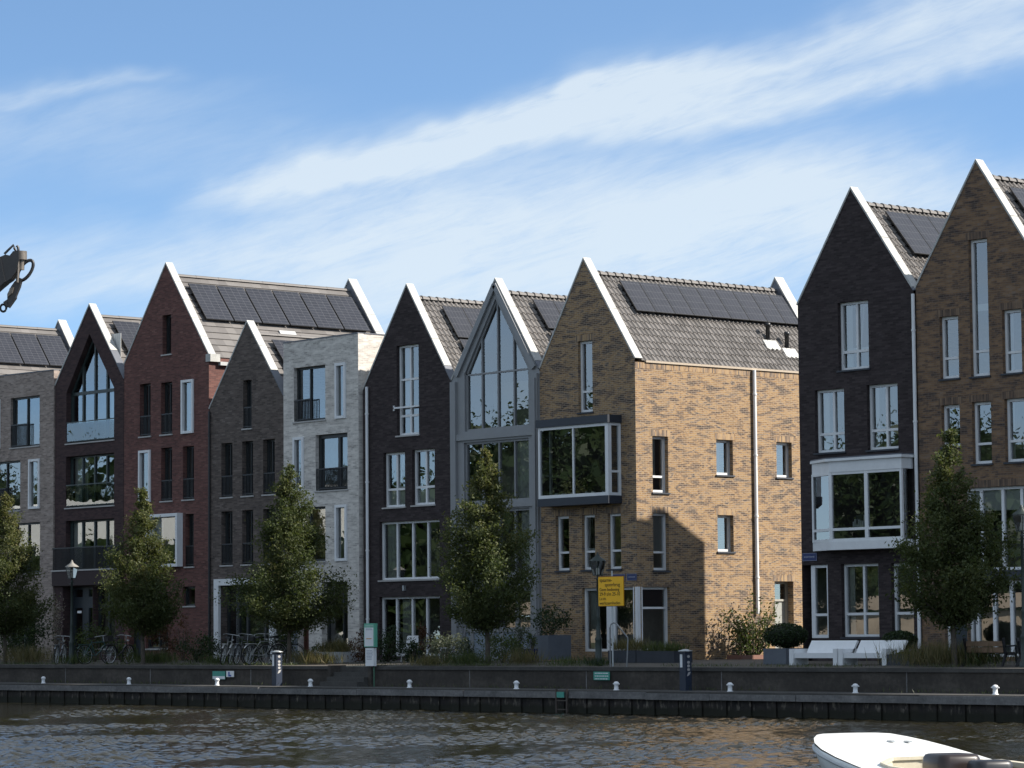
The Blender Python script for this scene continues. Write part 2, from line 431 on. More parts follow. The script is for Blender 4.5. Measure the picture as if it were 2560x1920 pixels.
class MB:
    def __init__(s):
        s.v = []; s.f = []; s.uv = []; s.sm = []
    def poly(s, pts, uv=None, smooth=False):
        i = len(s.v)
        s.v.extend([tuple(p) for p in pts])
        s.f.append(tuple(range(i, i + len(pts))))
        s.uv.append(uv); s.sm.append(smooth)
    def box(s, x0, x1, y0, y1, z0, z1):
        a = [(x0, y0, z0), (x1, y0, z0), (x1, y1, z0), (x0, y1, z0), (x0, y0, z1), (x1, y0, z1), (x1, y1, z1), (x0, y1, z1)]
        for q in ((0, 3, 2, 1), (4, 5, 6, 7), (0, 1, 5, 4), (1, 2, 6, 5), (2, 3, 7, 6), (3, 0, 4, 7)):
            s.poly([a[k] for k in q])
    def prism(s, outline, d):
        """closed outline (list of Vector) pushed along vector d"""
        o = [Vector(p) for p in outline]; d = Vector(d)
        s.poly(o); s.poly([p + d for p in reversed(o)])
        n = len(o)
        for i in range(n):
            a, b = o[i], o[(i + 1) % n]
            s.poly([b, a, a + d, b + d])
    def bar(s, p, q, w, h, up=(0, 0, 1)):
        p = Vector(p); q = Vector(q); d = (q - p).normalized(); up = Vector(up)
        if abs(d.dot(up)) > .98: up = Vector((0, 1, 0))
        x = d.cross(up).normalized(); y = x.cross(d)
        o = [p + x * a * w / 2 + y * b * h / 2 for a, b in ((-1, -1), (1, -1), (1, 1), (-1, 1))]
        s.prism(o, q - p)
    def tube(s, path, rad, n=8, cap=True):
        path = [Vector(p) for p in path]
        if not hasattr(rad, '__len__'): rad = [rad] * len(path)
        rings = []
        ref = Vector((.31, .17, .93))
        for i, p in enumerate(path):
            d = (path[min(i + 1, len(path) - 1)] - path[max(i - 1, 0)]).normalized()
            x = d.cross(ref)
            if x.length < .05: x = d.cross(Vector((1, 0, 0)))
            x.normalize(); y = x.cross(d)
            rings.append([p + (x * math.cos(2 * math.pi * k / n) + y * math.sin(2 * math.pi * k / n)) * rad[i] for k in range(n)])
        for a, b in zip(rings, rings[1:]):
            for k in range(n):
                s.poly([a[k], b[k], b[(k + 1) % n], a[(k + 1) % n]], smooth=True)
        if cap:
            s.poly(rings[0]); s.poly(list(reversed(rings[-1])))
    def lathe(s, prof, c=(0, 0, 0), n=16):
        c = Vector(c)
        rg = [[c + Vector((r * math.cos(2 * math.pi * k / n), r * math.sin(2 * math.pi * k / n), z)) for k in range(n)] for r, z in prof]
        for a, b in zip(rg, rg[1:]):
            for k in range(n):
                s.poly([a[k], a[(k + 1) % n], b[(k + 1) % n], b[k]], smooth=True)
        s.poly(list(reversed(rg[0]))); s.poly(rg[-1])
    def ring(s, c, ax, R_, r, n=28, m_=6):
        c = Vector(c); ax = Vector(ax).normalized(); x = ax.orthogonal().normalized(); y = ax.cross(x)
        P = []
        for i in range(n):
            t = 2 * math.pi * i / n; d = x * math.cos(t) + y * math.sin(t)
            P.append([c + d * (R_ + r * math.cos(2 * math.pi * k / m_)) + ax * r * math.sin(2 * math.pi * k / m_) for k in range(m_)])
        for i in range(n):
            a, b = P[i], P[(i + 1) % n]
            for k in range(m_): s.poly([a[k], b[k], b[(k + 1) % m_], a[(k + 1) % m_]], smooth=True)
    def build(s, name, mat, parent=None, local=False):
        me = bpy.data.meshes.new(name)
        off = root_loc(parent) if (parent is not None and not local) else Vector((0, 0, 0))
        key = {}; remap = list(range(len(s.v)))
        for f, sm_ in zip(s.f, s.sm):
            if sm_:
                for i in f:
                    k = (round(s.v[i][0], 4), round(s.v[i][1], 4), round(s.v[i][2], 4))
                    remap[i] = key.setdefault(k, i)
        used = sorted(set(remap[i] for f in s.f for i in f)); new = {o_: n_ for n_, o_ in enumerate(used)}
        fl = []
        for f in s.f:
            g_ = [new[remap[i]] for i in f]
            fl.append(tuple(g_))
        ok = [i for i, f in enumerate(fl) if len(set(f)) == len(f)]
        if len(ok) < len(fl):
            fl = [fl[i] for i in ok]; s.uv = [s.uv[i] for i in ok]; s.sm = [s.sm[i] for i in ok]
        me.from_pydata([(s.v[i][0] - off.x, s.v[i][1] - off.y, s.v[i][2] - off.z) for i in used], [], fl)
        if any(u is not None for u in s.uv):
            ul = me.uv_layers.new(name='UVMap')
            flat = []
            for f, u in zip(fl, s.uv):
                if u is None: u = [(0, 0)] * len(f)
                for a in u: flat.extend(a)
            ul.data.foreach_set('uv', flat)
        me.polygons.foreach_set('use_smooth', s.sm)
        me.materials.append(mat)
        me.update()
        o = bpy.data.objects.new(name, me)
        COL.objects.link(o)
        if parent is not None: o.parent = parent
        return o

def empty(name, loc, label=None, cat=None, group=None, rz=0.0):
    o = bpy.data.objects.new(name, None)
    o.empty_display_size = .3
    COL.objects.link(o)
    o.location = loc; o.rotation_euler = (0, 0, rz)
    tag(o, label, cat, group, 'thing')
    return o

def tag(o, label=None, cat=None, group=None, kind=None):
    if label: o['label'] = label
    if cat: o['category'] = cat
    if group: o['group'] = group
    if kind: o['kind'] = kind
    return o

def copy_tree(o, parent=None):
    c = o.copy(); COL.objects.link(c)
    if parent is not None: c.parent = parent
    for ch in [k for k in bpy.data.objects if k.parent == o]: copy_tree(ch, c)
    return c

def quads_mesh(name, P, X, Y, mat, tint, parent=None, tri=False, local=False):
    """many leaf faces: centres P, half axes X, Y (numpy n x 3)"""
    n = len(P)
    off = np.array(root_loc(parent)) if (parent is not None and not local) else np.zeros(3)
    P = P - off
    V = np.stack([P - Y, P + X * .8 - Y * .1, P + Y, P - X * .8 - Y * .1], 1).reshape(-1, 3)
    me = bpy.data.meshes.new(name)
    me.vertices.add(4 * n); me.vertices.foreach_set('co', V.astype(np.float32).ravel())
    me.loops.add(4 * n); me.loops.foreach_set('vertex_index', np.arange(4 * n, dtype=np.int32))
    me.polygons.add(n)
    me.polygons.foreach_set('loop_start', np.arange(0, 4 * n, 4, dtype=np.int32))
    me.polygons.foreach_set('loop_total', np.full(n, 4, dtype=np.int32))
    a = me.attributes.new('tint', 'FLOAT', 'POINT')
    a.data.foreach_set('value', np.repeat(np.clip(tint, 0, 1), 4).astype(np.float32))
    me.materials.append(mat); me.update(calc_edges=True); me.validate()
    o = bpy.data.objects.new(name, me); COL.objects.link(o)
    if parent is not None: o.parent = parent
    return o

def leaves(name, P, size, mat, rng, parent=None, tint=None, up=.35, asp=.62, local=False):
    n = len(P)
    N = rng.normal(size=(n, 3)); N[:, 2] += up; N /= np.linalg.norm(N, axis=1)[:, None]
    T = rng.normal(size=(n, 3)); T -= (T * N).sum(1)[:, None] * N; T /= np.linalg.norm(T, axis=1)[:, None]
    B = np.cross(N, T)
    s = size * rng.uniform(.65, 1.3, n)[:, None]
    if tint is None: tint = rng.beta(2, 2.6, n)
    return quads_mesh(name, P, B * s * asp * .5, T * s * .5, mat, tint, parent, local=local)

def blades(name, base, h, w, lean, mat, rng, parent=None, local=False):
    n = len(base)
    hh = h * rng.uniform(.5, 1.15, n)
    D = rng.normal(size=(n, 3)) * lean; D[:, 2] = 1; D /= np.linalg.norm(D, axis=1)[:, None]
    Y = D * (hh / 2)[:, None]
    X = np.cross(D, rng.normal(size=(n, 3))); X /= np.linalg.norm(X, axis=1)[:, None]
    X *= (w * rng.uniform(.6, 1.4, n) / 2)[:, None]
    return quads_mesh(name, base + Y, X, Y, mat, rng.uniform(0, 1, n), parent, local=local)

# ------------------------------------------------------------------ setting: ground, water, quay
GZ0, GZ1 = 0.0, -0.075
def gz(y):
    return GZ0 if y > -1 else GZ0 + (GZ1 - GZ0) * min(1, (-1 - y) / 7.7)
mb = MB()
L_, R_ = -600, 400
mb.poly([(-4000, -1, 0), (4000, -1, 0), (4000, 5000, 0), (-4000, 5000, 0)])
mb.poly([(L_, -8.72, GZ1), (R_, -8.72, GZ1), (R_, -1, 0), (L_, -1, 0)])
tag(mb.build('ground', PAVE), kind='structure')
def build_water():
    fd = np.array([-math.sin(YAW), math.cos(YAW)]); rt = np.array([math.cos(YAW), math.sin(YAW)])
    rng = np.random.default_rng(4)
    fs = np.arange(44, 104, .09); ls = np.arange(-15, 15.01, .075)
    Fg, Lg = np.meshgrid(fs, ls, indexing='ij')
    X = CAM.x + fd[0] * Fg + rt[0] * Lg; Y = CAM.y + fd[1] * Fg + rt[1] * Lg
    Z = np.zeros_like(X)
    wd = math.atan2(rt[1] * .5 + fd[1] * .9, rt[0] * .5 + fd[0] * .9)
    for k in range(90):
        lam = .13 * (.66 / .13) ** rng.random(); th = wd + rng.normal(0, .8); q = 2 * math.pi / lam
        Z += WAVE * lam ** .9 * rng.uniform(.5, 1.2) * np.sin(q * (X * math.cos(th) + Y * math.sin(th)) + rng.uniform(0, 6.3))
    g_ = np.zeros_like(X)
    for k in range(12):
        lam = rng.uniform(6, 30); th = rng.uniform(0, 6.3); q = 2 * math.pi / lam
        g_ += np.sin(q * (X * math.cos(th) + Y * math.sin(th) * 2.2) + rng.uniform(0, 6.3))
    Z *= np.clip(.75 + .16 * g_, .25, 1.5)
    edge = np.minimum(1, np.minimum((15 - np.abs(Lg)) / 2, np.minimum((Fg - 44) / 3, (104 - Fg) / 3)))
    Z = -1.35 + Z * np.clip(edge, 0, 1)
    nf, nl = X.shape
    V = np.stack([X, Y, Z], -1).reshape(-1, 3)
    idx = np.arange(nf * nl).reshape(nf, nl)
    Q = np.stack([idx[:-1, :-1], idx[:-1, 1:], idx[1:, 1:], idx[1:, :-1]], -1).reshape(-1, 4)
    # flat water all round the rippled part
    c = [idx[0, 0], idx[0, -1], idx[-1, -1], idx[-1, 0]]
    B = len(V); far = np.array([(-4000, -4000, -1.35), (4000, -4000, -1.35), (4000, 40, -1.35), (-4000, 40, -1.35)])
    V = np.concatenate([V, far])
    e0 = idx[0, :]; e1 = idx[:, -1]; e2 = idx[-1, ::-1]; e3 = idx[::-1, 0]
    faces = [tuple(int(a) for a in q) for q in Q]
    cen = V[:B].mean(0)
    # polygon fans: left-near, right etc. joined to the outer corners
    def fan(edge_, a, b): faces.append(tuple(int(t) for t in edge_[::-1]) + (int(a), int(b)))
    fan(e0, B + 0, B + 1); fan(e1, B + 1, B + 2); fan(e2, B + 2, B + 3); fan(e3, B + 3, B + 0)
    me = bpy.data.meshes.new('water'); me.from_pydata([tuple(v) for v in V], [], faces)
    me.polygons.foreach_set('use_smooth', [True] * len(Q) + [False] * 4)
    me.materials.append(WATER); me.update()
    o = bpy.data.objects.new('water', me); COL.objects.link(o)
    tag(o, kind='structure')
WAVE = .0076
build_water()
SX0, SX1 = -4.75, -2.85      # stair gap in the quay wall
q = empty('quay_wall', (0, -9, -1.35), 'long dark quay wall along the water with a projecting lower mooring ledge', 'quay wall')
mb = MB()
for a, b in ((-600, SX0), (SX1, 400)):
    mb.box(a, b, -9.0, -8.72, -1.5, GZ1 - .10)
mb.box(SX0, SX1, -8.99, -8.72, -1.5, -.72)
mb.build('wall', QWALL, q)
mb = MB()
for a, b in ((-600, SX0 - .02), (SX1 + .02, 400)):
    mb.box(a, b, -9.05, -8.66, GZ1 - .098, GZ1 + .006)
mb.build('coping', COPING, q)
for xj in (-37.2, -31.5, -26.1, -20.3, -15.0, -9.2, 1.9, 7.1, 12.6, 19.35, 24.2):
    mb = MB(); mb.box(xj, xj + .035, -9.004, -8.99, -.70, GZ1 - .105); mb.build('wall_joint', LEDGE, q)
mb = MB(); mb.box(-600, 400, -10.78, -9.002, -.80, -.70); mb.build('ledge', COPING, q)
mb = MB()
rr = random.Random(3); x = -60.0
while x < 60:
    w = rr.uniform(2.2, 5.5)
    mb.box(x + .012, x + w - .012, -10.84 - rr.uniform(0, .025), -10.70, -.925 + rr.uniform(-.012, .012), -.735 + rr.uniform(-.02, .015))
    x += w
mb.build('fender_beam', LEDGE, q)
mb = MB()
x = -60.0
while x < 60:
    mb.box(x, x + .55, -10.70, -10.60, -2.2, -.803); mb.box(x + .552, x + .9, -10.74, -10.62, -2.2, -.803)
    x += .92
mb.build('sheet_piling', PILE, q)
st = empty('stone_steps', (SX0, -9, -.7), 'dark stone steps cut into the quay wall, between the signpost and the pale planter', 'steps')
mb = MB()
for i in range(4):
    z1 = -.70 + .148 * (i + 1)
    mb.box(SX0 + .003, SX1 - .003, -9.56 + .27 * i, -8.60, z1 - .15 + (0 if i else .002), z1 - .002)
mb.box(SX0 + .003, SX1 - .003, -8.735, -8.70, -.698, GZ1 - .001)
mb.build('tread', COPING, st)
for xx in (SX0 - .16, SX1 + .004):
    mb = MB(); mb.box(xx, xx + .155, -9.12, -8.5, -.698, GZ1 + .03)
    mb.build('cheek_wall', QWALL, st)

# ------------------------------------------------------------------ house kit
def interp(pts, x):
    for (a, za), (b, zb) in zip(pts, pts[1:]):
        if a - 1e-6 <= x <= b + 1e-6:
            return za if b - a < 1e-9 else za + (zb - za) * (x - a) / (b - a)
    return pts[0][1] if x < pts[0][0] else pts[-1][1]

def panel(mb, top, holes, M, z0=0.0, reveal=.16, uvswap=False):
    """wall sheet under the outline `top` [(u,z)...] with holes; M(u,d,z) -> xyz, d = depth inwards"""
    us = {round(u, 4) for u, _ in top}
    for h in holes:
        us |= {round(u, 4) for u, _ in h['top']}
    u_lo, u_hi = top[0][0], top[-1][0]
    us = sorted(u for u in us if u_lo - 1e-6 <= u <= u_hi + 1e-6)
    for a, b in zip(us, us[1:]):
        mid = (a + b) / 2
        hs = sorted([h for h in holes if h['top'][0][0] < mid < h['top'][-1][0]], key=lambda h: h['z0'])
        lo = (z0, z0)
        for h in hs + [None]:
            hi_ = (interp(top, a), interp(top, b)) if h is None else (h['z0'], h['z0'])
            if hi_[0] - lo[0] > 1e-4 or hi_[1] - lo[1] > 1e-4:
                pts = [(a, lo[0]), (b, lo[1]), (b, hi_[1]), (a, hi_[0])]
                mb.poly([M(u, 0, z) for u, z in pts], pts)
            if h: lo = (interp(h['top'], a), interp(h['top'], b))
    for h in holes:
        d = h.get('reveal', reveal); t = h['top']; zb = h['z0']
        l, r = t[0], t[-1]
        for p, q in [((l[0], zb), l)] + list(zip(t, t[1:])) + [(r, (r[0], zb)), ((r[0], zb), (l[0], zb))]:
            if abs(p[0] - q[0]) + abs(p[1] - q[1]) < 1e-5: continue
            ln = math.hypot(p[0] - q[0], p[1] - q[1])
            mb.poly([M(p[0], 0, p[1]), M(q[0], 0, q[1]), M(q[0], d, q[1]), M(p[0], d, p[1])],
                    [(0, p[1]), (0, p[1] + ln), (d, p[1] + ln), (d, p[1])] if abs(p[0] - q[0]) < 1e-5 else [(p[0], p[1]), (q[0], q[1]), (q[0], q[1] + d), (p[0], p[1] + d)])

def hole(x0, x1, z0, z1, **k):
    h = dict(z0=z0, top=[(x0, z1), (x1, z1)]); h.update(k); return h

def pbar(mb, M, p, q, w, d0, d1):
    """bar in the plane of a facade from p to q (u,z), width w, between depths d0..d1"""
    dx, dz = q[0] - p[0], q[1] - p[1]; ln = math.hypot(dx, dz)
    nx, nz = -dz / ln * w / 2, dx / ln * w / 2
    o = [(p[0] + nx, p[1] + nz), (q[0] + nx, q[1] + nz), (q[0] - nx, q[1] - nz), (p[0] - nx, p[1] - nz)]
    a = [Vector(M(u, d0, z)) for u, z in o]; b = [Vector(M(u, d1, z)) for u, z in o]
    mb.poly(a); mb.poly(list(reversed(b)))
    for i in range(4):
        j = (i + 1) % 4
        mb.poly([a[j], a[i], b[i], b[j]])

def window(house, h, M):
    """frame (the window part) with its pane, sill, railing, curtain ... as sub-parts"""
    t = h['top']; z0 = h['z0']; l, r = t[0][0], t[-1][0]
    fm = h.get('frame', WHITE); fw_ = h.get('fw', .075); rv = h.get('reveal', .16)
    d0, d1 = rv - .045, rv + .05
    box = h.get('box', 0)
    mb = MB()
    if box:
        d0, d1 = -box, rv + .04
    outline = [(l, z0)] + list(t) + [(r, z0)]
    pts = outline + [outline[0]]
    e = fw_ / 2 + .002
    cx = (l + r) / 2; cz = (z0 + max(z for _, z in t)) / 2
    def inset(p):
        return (p[0] + (e if p[0] < cx - .01 else -e if p[0] > cx + .01 else 0), p[1] + (e if p[1] <= z0 + 1e-6 else -e))
    for p, q in zip(pts, pts[1:]):
        if math.hypot(p[0] - q[0], p[1] - q[1]) < 1e-5: continue
        pp, qq = inset(p), inset(q)
        dx, dz = qq[0] - pp[0], qq[1] - pp[1]; L = math.hypot(dx, dz)
        vert = abs(dx) < 1e-6
        ext = e if vert else (-e if abs(dz) < 1e-6 else 0)
        pbar(mb, M, (pp[0] - dx / L * ext, pp[1] - dz / L * ext), (qq[0] + dx / L * ext, qq[1] + dz / L * ext), fw_, d0, d1)
    mw = h.get('mw', .065)
    for f in h.get('v', []):
        x = l + (r - l) * f
        pbar(mb, M, (x, z0 + fw_), (x, interp(t, x) - fw_), mw, d0 + .006 if not box else rv - .04, d1 - .006)
    for z in h.get('h', []):
        xs = [l + fw_ * .8, r - fw_ * .8]
        pbar(mb, M, (xs[0], z), (xs[1], z), h.get('hw', mw), d0 + .009 if not box else rv - .035, d1 - .009)
    w = mb.build(h.get('name', 'window'), fm, house)
    if h.get('label'): w['label'] = h['label']
    mb = MB(); e2 = .01
    if h.get('pz'):    # solid lower panel
        zp = h['pz']
        mp = MB(); mp.poly([M(l + .02, rv + .01, z0 + .02), M(r - .02, rv + .01, z0 + .02), M(r - .02, rv + .01, zp), M(l + .02, rv + .01, zp)])
        mp.build('lower_panel', h.get('panel', fm), w)
    ol = [(l + e2, h.get('pz', z0) + e2)] + [(u + (e2 if i == 0 else -e2 if i == len(t) - 1 else 0), z - e2) for i, (u, z) in enumerate(t)] + [(r - e2, h.get('pz', z0) + e2)]
    mb.poly([M(u, rv + .018, z) for u, z in reversed(ol)])
    mb.build('pane', h.get('glass', GLASS), w)
    if h.get('sill', True):
        mb = MB(); s0, s1, sd = l - .05, r + .05, h.get('sd', .05)
        a = [M(s0, -sd, z0 - .055), M(s1, -sd, z0 - .055), M(s1, -sd, z0 - .002), M(s0, -sd, z0 - .002)]
        b = [M(s0, .003, z0 - .055), M(s1, .003, z0 - .055), M(s1, .003, z0 - .002), M(s0, .003, z0 - .002)]
        mb.poly(a); mb.poly([a[3], a[2], b[2], b[3]]); mb.poly([a[1], a[0], b[0], b[1]]); mb.poly([a[0], a[3], b[3], b[0]]); mb.poly([a[2], a[1], b[1], b[2]])
        a2 = [M(l + .004, .0, z0 + .003), M(r - .004, .0, z0 + .003), M(r - .004, rv - .05, z0 + .012), M(l + .004, rv - .05, z0 + .012)]
        mb.poly(a2)
        mb.build('sill', h.get('sillm', SILL), w)
    if h.get('rail'):
        mb = MB(); rh = h['rail']; ra = l + .02; rb = l + (r - l) * h.get('rw', 1) - .02; dd = h.get('rd', .03)
        pbar(mb, M, (ra, z0 + rh), (rb, z0 + rh), .045, dd - .02, dd + .02)
        pbar(mb, M, (ra, z0 + .07), (rb, z0 + .07), .03, dd - .012, dd + .012)
        if h.get('gl'):
            mb.build('railing', h.get('frame', GREENF), w)
            mb = MB(); mb.poly([M(u, dd, z) for u, z in ((ra, z0 + .08), (rb, z0 + .08), (rb, z0 + rh - .02), (ra, z0 + rh - .02))])
            mb.build('railing_glass', RGLASS, w)
        else:
            n = max(3, int((rb - ra) / .085))
            for i in range(n + 1):
                x = ra + (rb - ra) * i / n
                pbar(mb, M, (x, z0 + .03), (x, z0 + rh), .022, dd - .011, dd + .011)
            mb.build('railing', RAILM, w)
    cz_ = h.get('curt')
    if cz_ is None:
        rc = random.Random(int(l * 37 + z0 * 91)); cz_ = []
        if r - l > .6 and fm in (WHITE, GREYF, GREENF) and not h.get('pz'):
            cz_ = rc.choice([[], [], [(.03, .2, 0, 1, 'c'), (.8, .97, 0, 1, 'c')], [(.03, .97, .72, 1, 'blind')], [(.03, .28, 0, 1, 'c')], [(.74, .97, 0, 1, 'c')]])
    for (ca, cb, c0, c1, kind) in cz_:
        mb = MB(); n = 14
        xa, xb = l + (r - l) * ca, l + (r - l) * cb; H = interp(t, (l + r) / 2) - z0
        za, zb = z0 + H * c0, z0 + H * c1
        if kind == 'blind':
            mb.poly([M(u, rv + .07, z) for u, z in ((xa, za), (xb, za), (xb, zb), (xa, zb))]); mb.build('blind', BLIND, w)
        elif kind == 'dark':
            mb.poly([M(u, rv + .07, z) for u, z in ((xa, za), (xb, za), (xb, zb), (xa, zb))]); mb.build('blind', NAVY, w)
        else:
            for i in range(n):
                q = [xa + (xb - xa) * j / n for j in (i, i + 1)]; dd = [rv + .14 + .03 * math.sin(j * 2.1) for j in (i, i + 1)]
                mb.poly([M(q[0], dd[0], za), M(q[1], dd[1], za), M(q[1], dd[1], zb), M(q[0], dd[0], zb)], smooth=True)
            mb.build('curtain', CURT, w)
    for (sa, sb, c0, c1, tilt) in h.get('sash', []):   # a sash tilted inwards at its head
        xa, xb = l + (r - l) * sa, l + (r - l) * sb; za, zb = c0, c1
        T = lambda u, d, z: M(u, d + (z - za) * tilt, z)
        mb = MB()
        for p, q in (((xa, za), (xa, zb)), ((xb, za), (xb, zb)), ((xa, za), (xb, za)), ((xa, zb), (xb, zb))):
            pbar(mb, T, p, q, .06, rv + .03, rv + .075)
        mb.build('tilted_sash', fm, w)
    if h.get('lintel'):
        mb = MB(); lh = .21
        pts = [(l - .1, interp(t, l) + .002), (r + .1, interp(t, r) + .002), (r + .1, interp(t, r) + lh), (l - .1, interp(t, l) + lh)]
        mb.poly([M(u, -.004, z) for u, z in pts], [(.05 + (z - pts[0][1]) * 1.9, u) for u, z in pts])
        mb.build('lintel', h['lintel'], w)
    return w

def tile_sheet(xA, zA, xE, zE, y0, y1, kind, s1=None):
    """roof slope as real tiles; ridge line at (xA,zA), eave at (xE,zE)"""
    L = math.hypot(xE - xA, zE - zA); dx, dz = (xE - xA) / L, (zE - zA) / L
    nx, nz = (-dz, dx) if dx > 0 else (dz, -dx)
    if nz < 0: nx, nz = -nx, -nz
    mb = MB()
    if kind == 'pan': row, wid, amp, lift, sub = .30, .21, .042, .034, 6
    else: row, wid, amp, lift, sub = .36, .42, 0.0, .034, 2
    nr = max(1, round(L / row)); row = L / nr
    nw = max(1, round((y1 - y0) / wid)); wid = (y1 - y0) / nw
    def P(s, y, hgt): return (xA + dx * s + nx * hgt, y, zA + dz * s + nz * hgt)
    ys = [y0 + wid * i / sub for i in range(nw * sub + 1)]
    def prof(y):
        f = ((y - y0) / wid) % 1.0
        if kind != 'pan': return .0
        return amp * (math.sin(2 * math.pi * f) + .35 * math.sin(4 * math.pi * f + .6))
    for i in range(nr):
        sa, sb = row * i, row * (i + 1)
        for j in range(len(ys) - 1):
            a, b = ys[j], ys[j + 1]; pa, pb = prof(a), prof(b)
            cu_, cv = j // sub, i
            uv = [((a - y0) / wid, i + .02), ((b - y0) / wid - .001, i + .02), ((b - y0) / wid - .001, i + .98), ((a - y0) / wid, i + .98)]
            quad = [P(sa, a, pa), P(sa, b, pb), P(sb, b, pb + lift), P(sb, a, pa + lift)]
            lip = [P(sb, a, pa + lift), P(sb, b, pb + lift), P(sb, b, pb), P(sb, a, pa)]
            if dx > 0: quad.reverse(); uv.reverse(); lip.reverse()
            mb.poly(quad, uv, smooth=(kind == 'pan'))
            mb.poly(lip, [uv[0]] * 4)
    return mb

INT = plain('interior paint', (.42, .39, .34), .9, .25, .8)
def interior(ho, holes, xL, xR, y0, zt):
    mb = MB()
    mb.poly([(xL + .05, y0 + 1.9, .02), (xR - .05, y0 + 1.9, .02), (xR - .05, y0 + 1.9, zt), (xL + .05, y0 + 1.9, zt)])
    last = -9
    for z in sorted(max(b for _, b in h['top']) + .14 for h in holes):
        if z - last > 1.2 and z < zt - .3:
            mb.box(xL + .06, xR - .06, y0 + .62, y0 + 1.895, z, z + .06); last = z
    if holes: mb.build('interior', INT, ho)

def gable_house(name, label, xL, zL, xA, zA, xR, zR, wall, holes, D=9.6, tile='pan', panels=(), lead=.25, y0=0.0, side_holes=(), coping=True, rear=True, right_z=None, base=0.0, extra_holes_mat=None):
    ho = empty(name, (xA, y0, 0), label, 'house', 'gabled canal houses in the terrace')
    M = lambda u, d, z: (u, y0 + d, z)
    top = [(xL, zL), (xA, zA), (xR, zR)]
    mb = MB()
    panel(mb, top, holes, M, base)
    pk = .29   # thickness of the gable parapet
    # back of the parapet
    for (a, za), (b, zb) in (((xL, zL), (xA, zA)), ((xA, zA), (xR, zR))):
        mb.poly([(b, y0 + pk, zb), (a, y0 + pk, za), (a, y0 + pk, za - 1.0), (b, y0 + pk, zb - 1.0)], [(b, zb), (a, za), (a, za - 1.), (b, zb - 1.)])
        mb.poly([(a, y0, za), (b, y0, zb), (b, y0 + pk, zb), (a, y0 + pk, za)], [(0, 0), (1, 0), (1, .4), (0, .4)])
    # side walls
    panel(mb, [(y0, zL - .1), (y0 + D, zL - .1)], [], lambda u, d, z: (xL + d, u, z), base)
    panel(mb, [(y0, zR - .1), (y0 + D, zR - .1)], list(side_holes), lambda u, d, z: (xR - d, u, z), base)
    # rear gable with its own parapet
    yb = y0 + D
    mb.poly([(xR, yb, base), (xL, yb, base), (xL, yb, zL), (xA, yb, zA), (xR, yb, zR)], [(xR, base), (xL, base), (xL, zL), (xA, zA), (xR, zR)])
    if rear:
        pass
    mb.build('wall', wall, ho)
    interior(ho, holes, xL, xR, y0, zL)
    if rear:
        mb = MB()
        mb.poly([(xL, yb - .4, zL - .8), (xA, yb - .4, zA - .8), (xA, yb - .4, zA), (xL, yb - .4, zL)], [(xL, zL - .8), (xA, zA - .8), (xA, zA), (xL, zL)])
        mb.poly([(xA, yb - .4, zA - .8), (xR, yb - .4, zR - .8), (xR, yb - .4, zR), (xA, yb - .4, zA)], [(xA, zA - .8), (xR, zR - .8), (xR, zR), (xA, zA)])
        mb.build('rear_parapet', LEAD, ho)
    # roof slopes, dropped below the parapet
    zr = zA - .42                       # ridge of the tiles, below the gable top
    for xE, zE in ((xR, zR), (xL, zL)):
        tile_sheet(xA, zr, xE, zE - .08, y0 + pk + .004, yb - (.404 if rear else 0), tile).build('roof', PANT if tile == 'pan' else FLATT, ho)
    # ridge tiles
    mb = MB(); y = y0 + pk + .01; rl = .36 if tile == 'pan' else 1.1
    while y < yb - .5:
        n = 7; ye = min(y + rl, yb - .41)
        ra, rb = (.105, .145) if tile == 'pan' else (.10, .106)
        for i in range(n):
            t0, t1 = math.pi * i / n, math.pi * (i + 1) / n
            g_ = lambda r, t, yy: (xA + r * math.cos(t), yy, zr - .02 + r * math.sin(t))
            mb.poly([g_(rb, t0, y), g_(rb, t1, y), g_(ra, t1, ye), g_(ra, t0, ye)], smooth=True)
            mb.poly([g_(rb, t0, y), g_(.02, t0, y), g_(.02, t1, y), g_(rb, t1, y)])
        y += rl
    mb.build('ridge_tiles', PANT if tile == 'pan' else FLATT, ho)
    # coping along the gable tops
    def cope(ya, yb_, nm, matl=COPE):
        mb = MB(); th = .055
        for (xE, zE), sg in (((xR, zR), 1), ((xL, zL), -1)):
            L = math.hypot(xE - xA, zE - zA); dx, dz = (xE - xA) / L, (zE - zA) / L
            nx, nz = abs(dz), abs(dx); nx *= sg
            f = 1 - lead * sg if False else 1
            e = L * (1 - (lead if sg > 0 else 0))
            tip = (xA, zA + th / nz)
            nseg = max(2, round(e / 1.05))
            for i in range(nseg):
                s0 = e * i / nseg + (.007 if i else 0); s1 = e * (i + 1) / nseg - (.007 if i < nseg - 1 else 0)
                k = .002 * (i % 2)
                q0 = (xA + dx * s0 + nx * (th + k), zA + dz * s0 + nz * (th + k)) if i else (xA, zA + th / nz)
                o = [(xA + dx * s0 + nx * .002, zA + dz * s0 + nz * .002), (xA + dx * s1 + nx * .002, zA + dz * s1 + nz * .002), (xA + dx * s1 + nx * (th + k), zA + dz * s1 + nz * (th + k)), q0]
                pr = [Vector((u, ya, z)) for u, z in o]
                if sg < 0: pr.reverse()
                mb.prism(pr, (0, yb_ - ya, 0))
        mb.build(nm, matl, ho)
        if lead > 0 and nm == 'coping':
            mb = MB()
            L = math.hypot(xR - xA, zR - zA); dx, dz = (xR - xA) / L, (zR - zA) / L; nx, nz = abs(dz), abs(dx)
            e = L * (1 - lead) + .003
            o = [(xA + dx * e, zA + dz * e), (xR, zR), (xR + nx * th * .8, zR + nz * th * .8), (xA + dx * e + nx * th * .8, zA + dz * e + nz * th * .8)]
            mb.prism([Vector((u, ya, z)) for u, z in o], (0, yb_ - ya, 0))
            mb.build('lead_flashing', LEAD, ho)
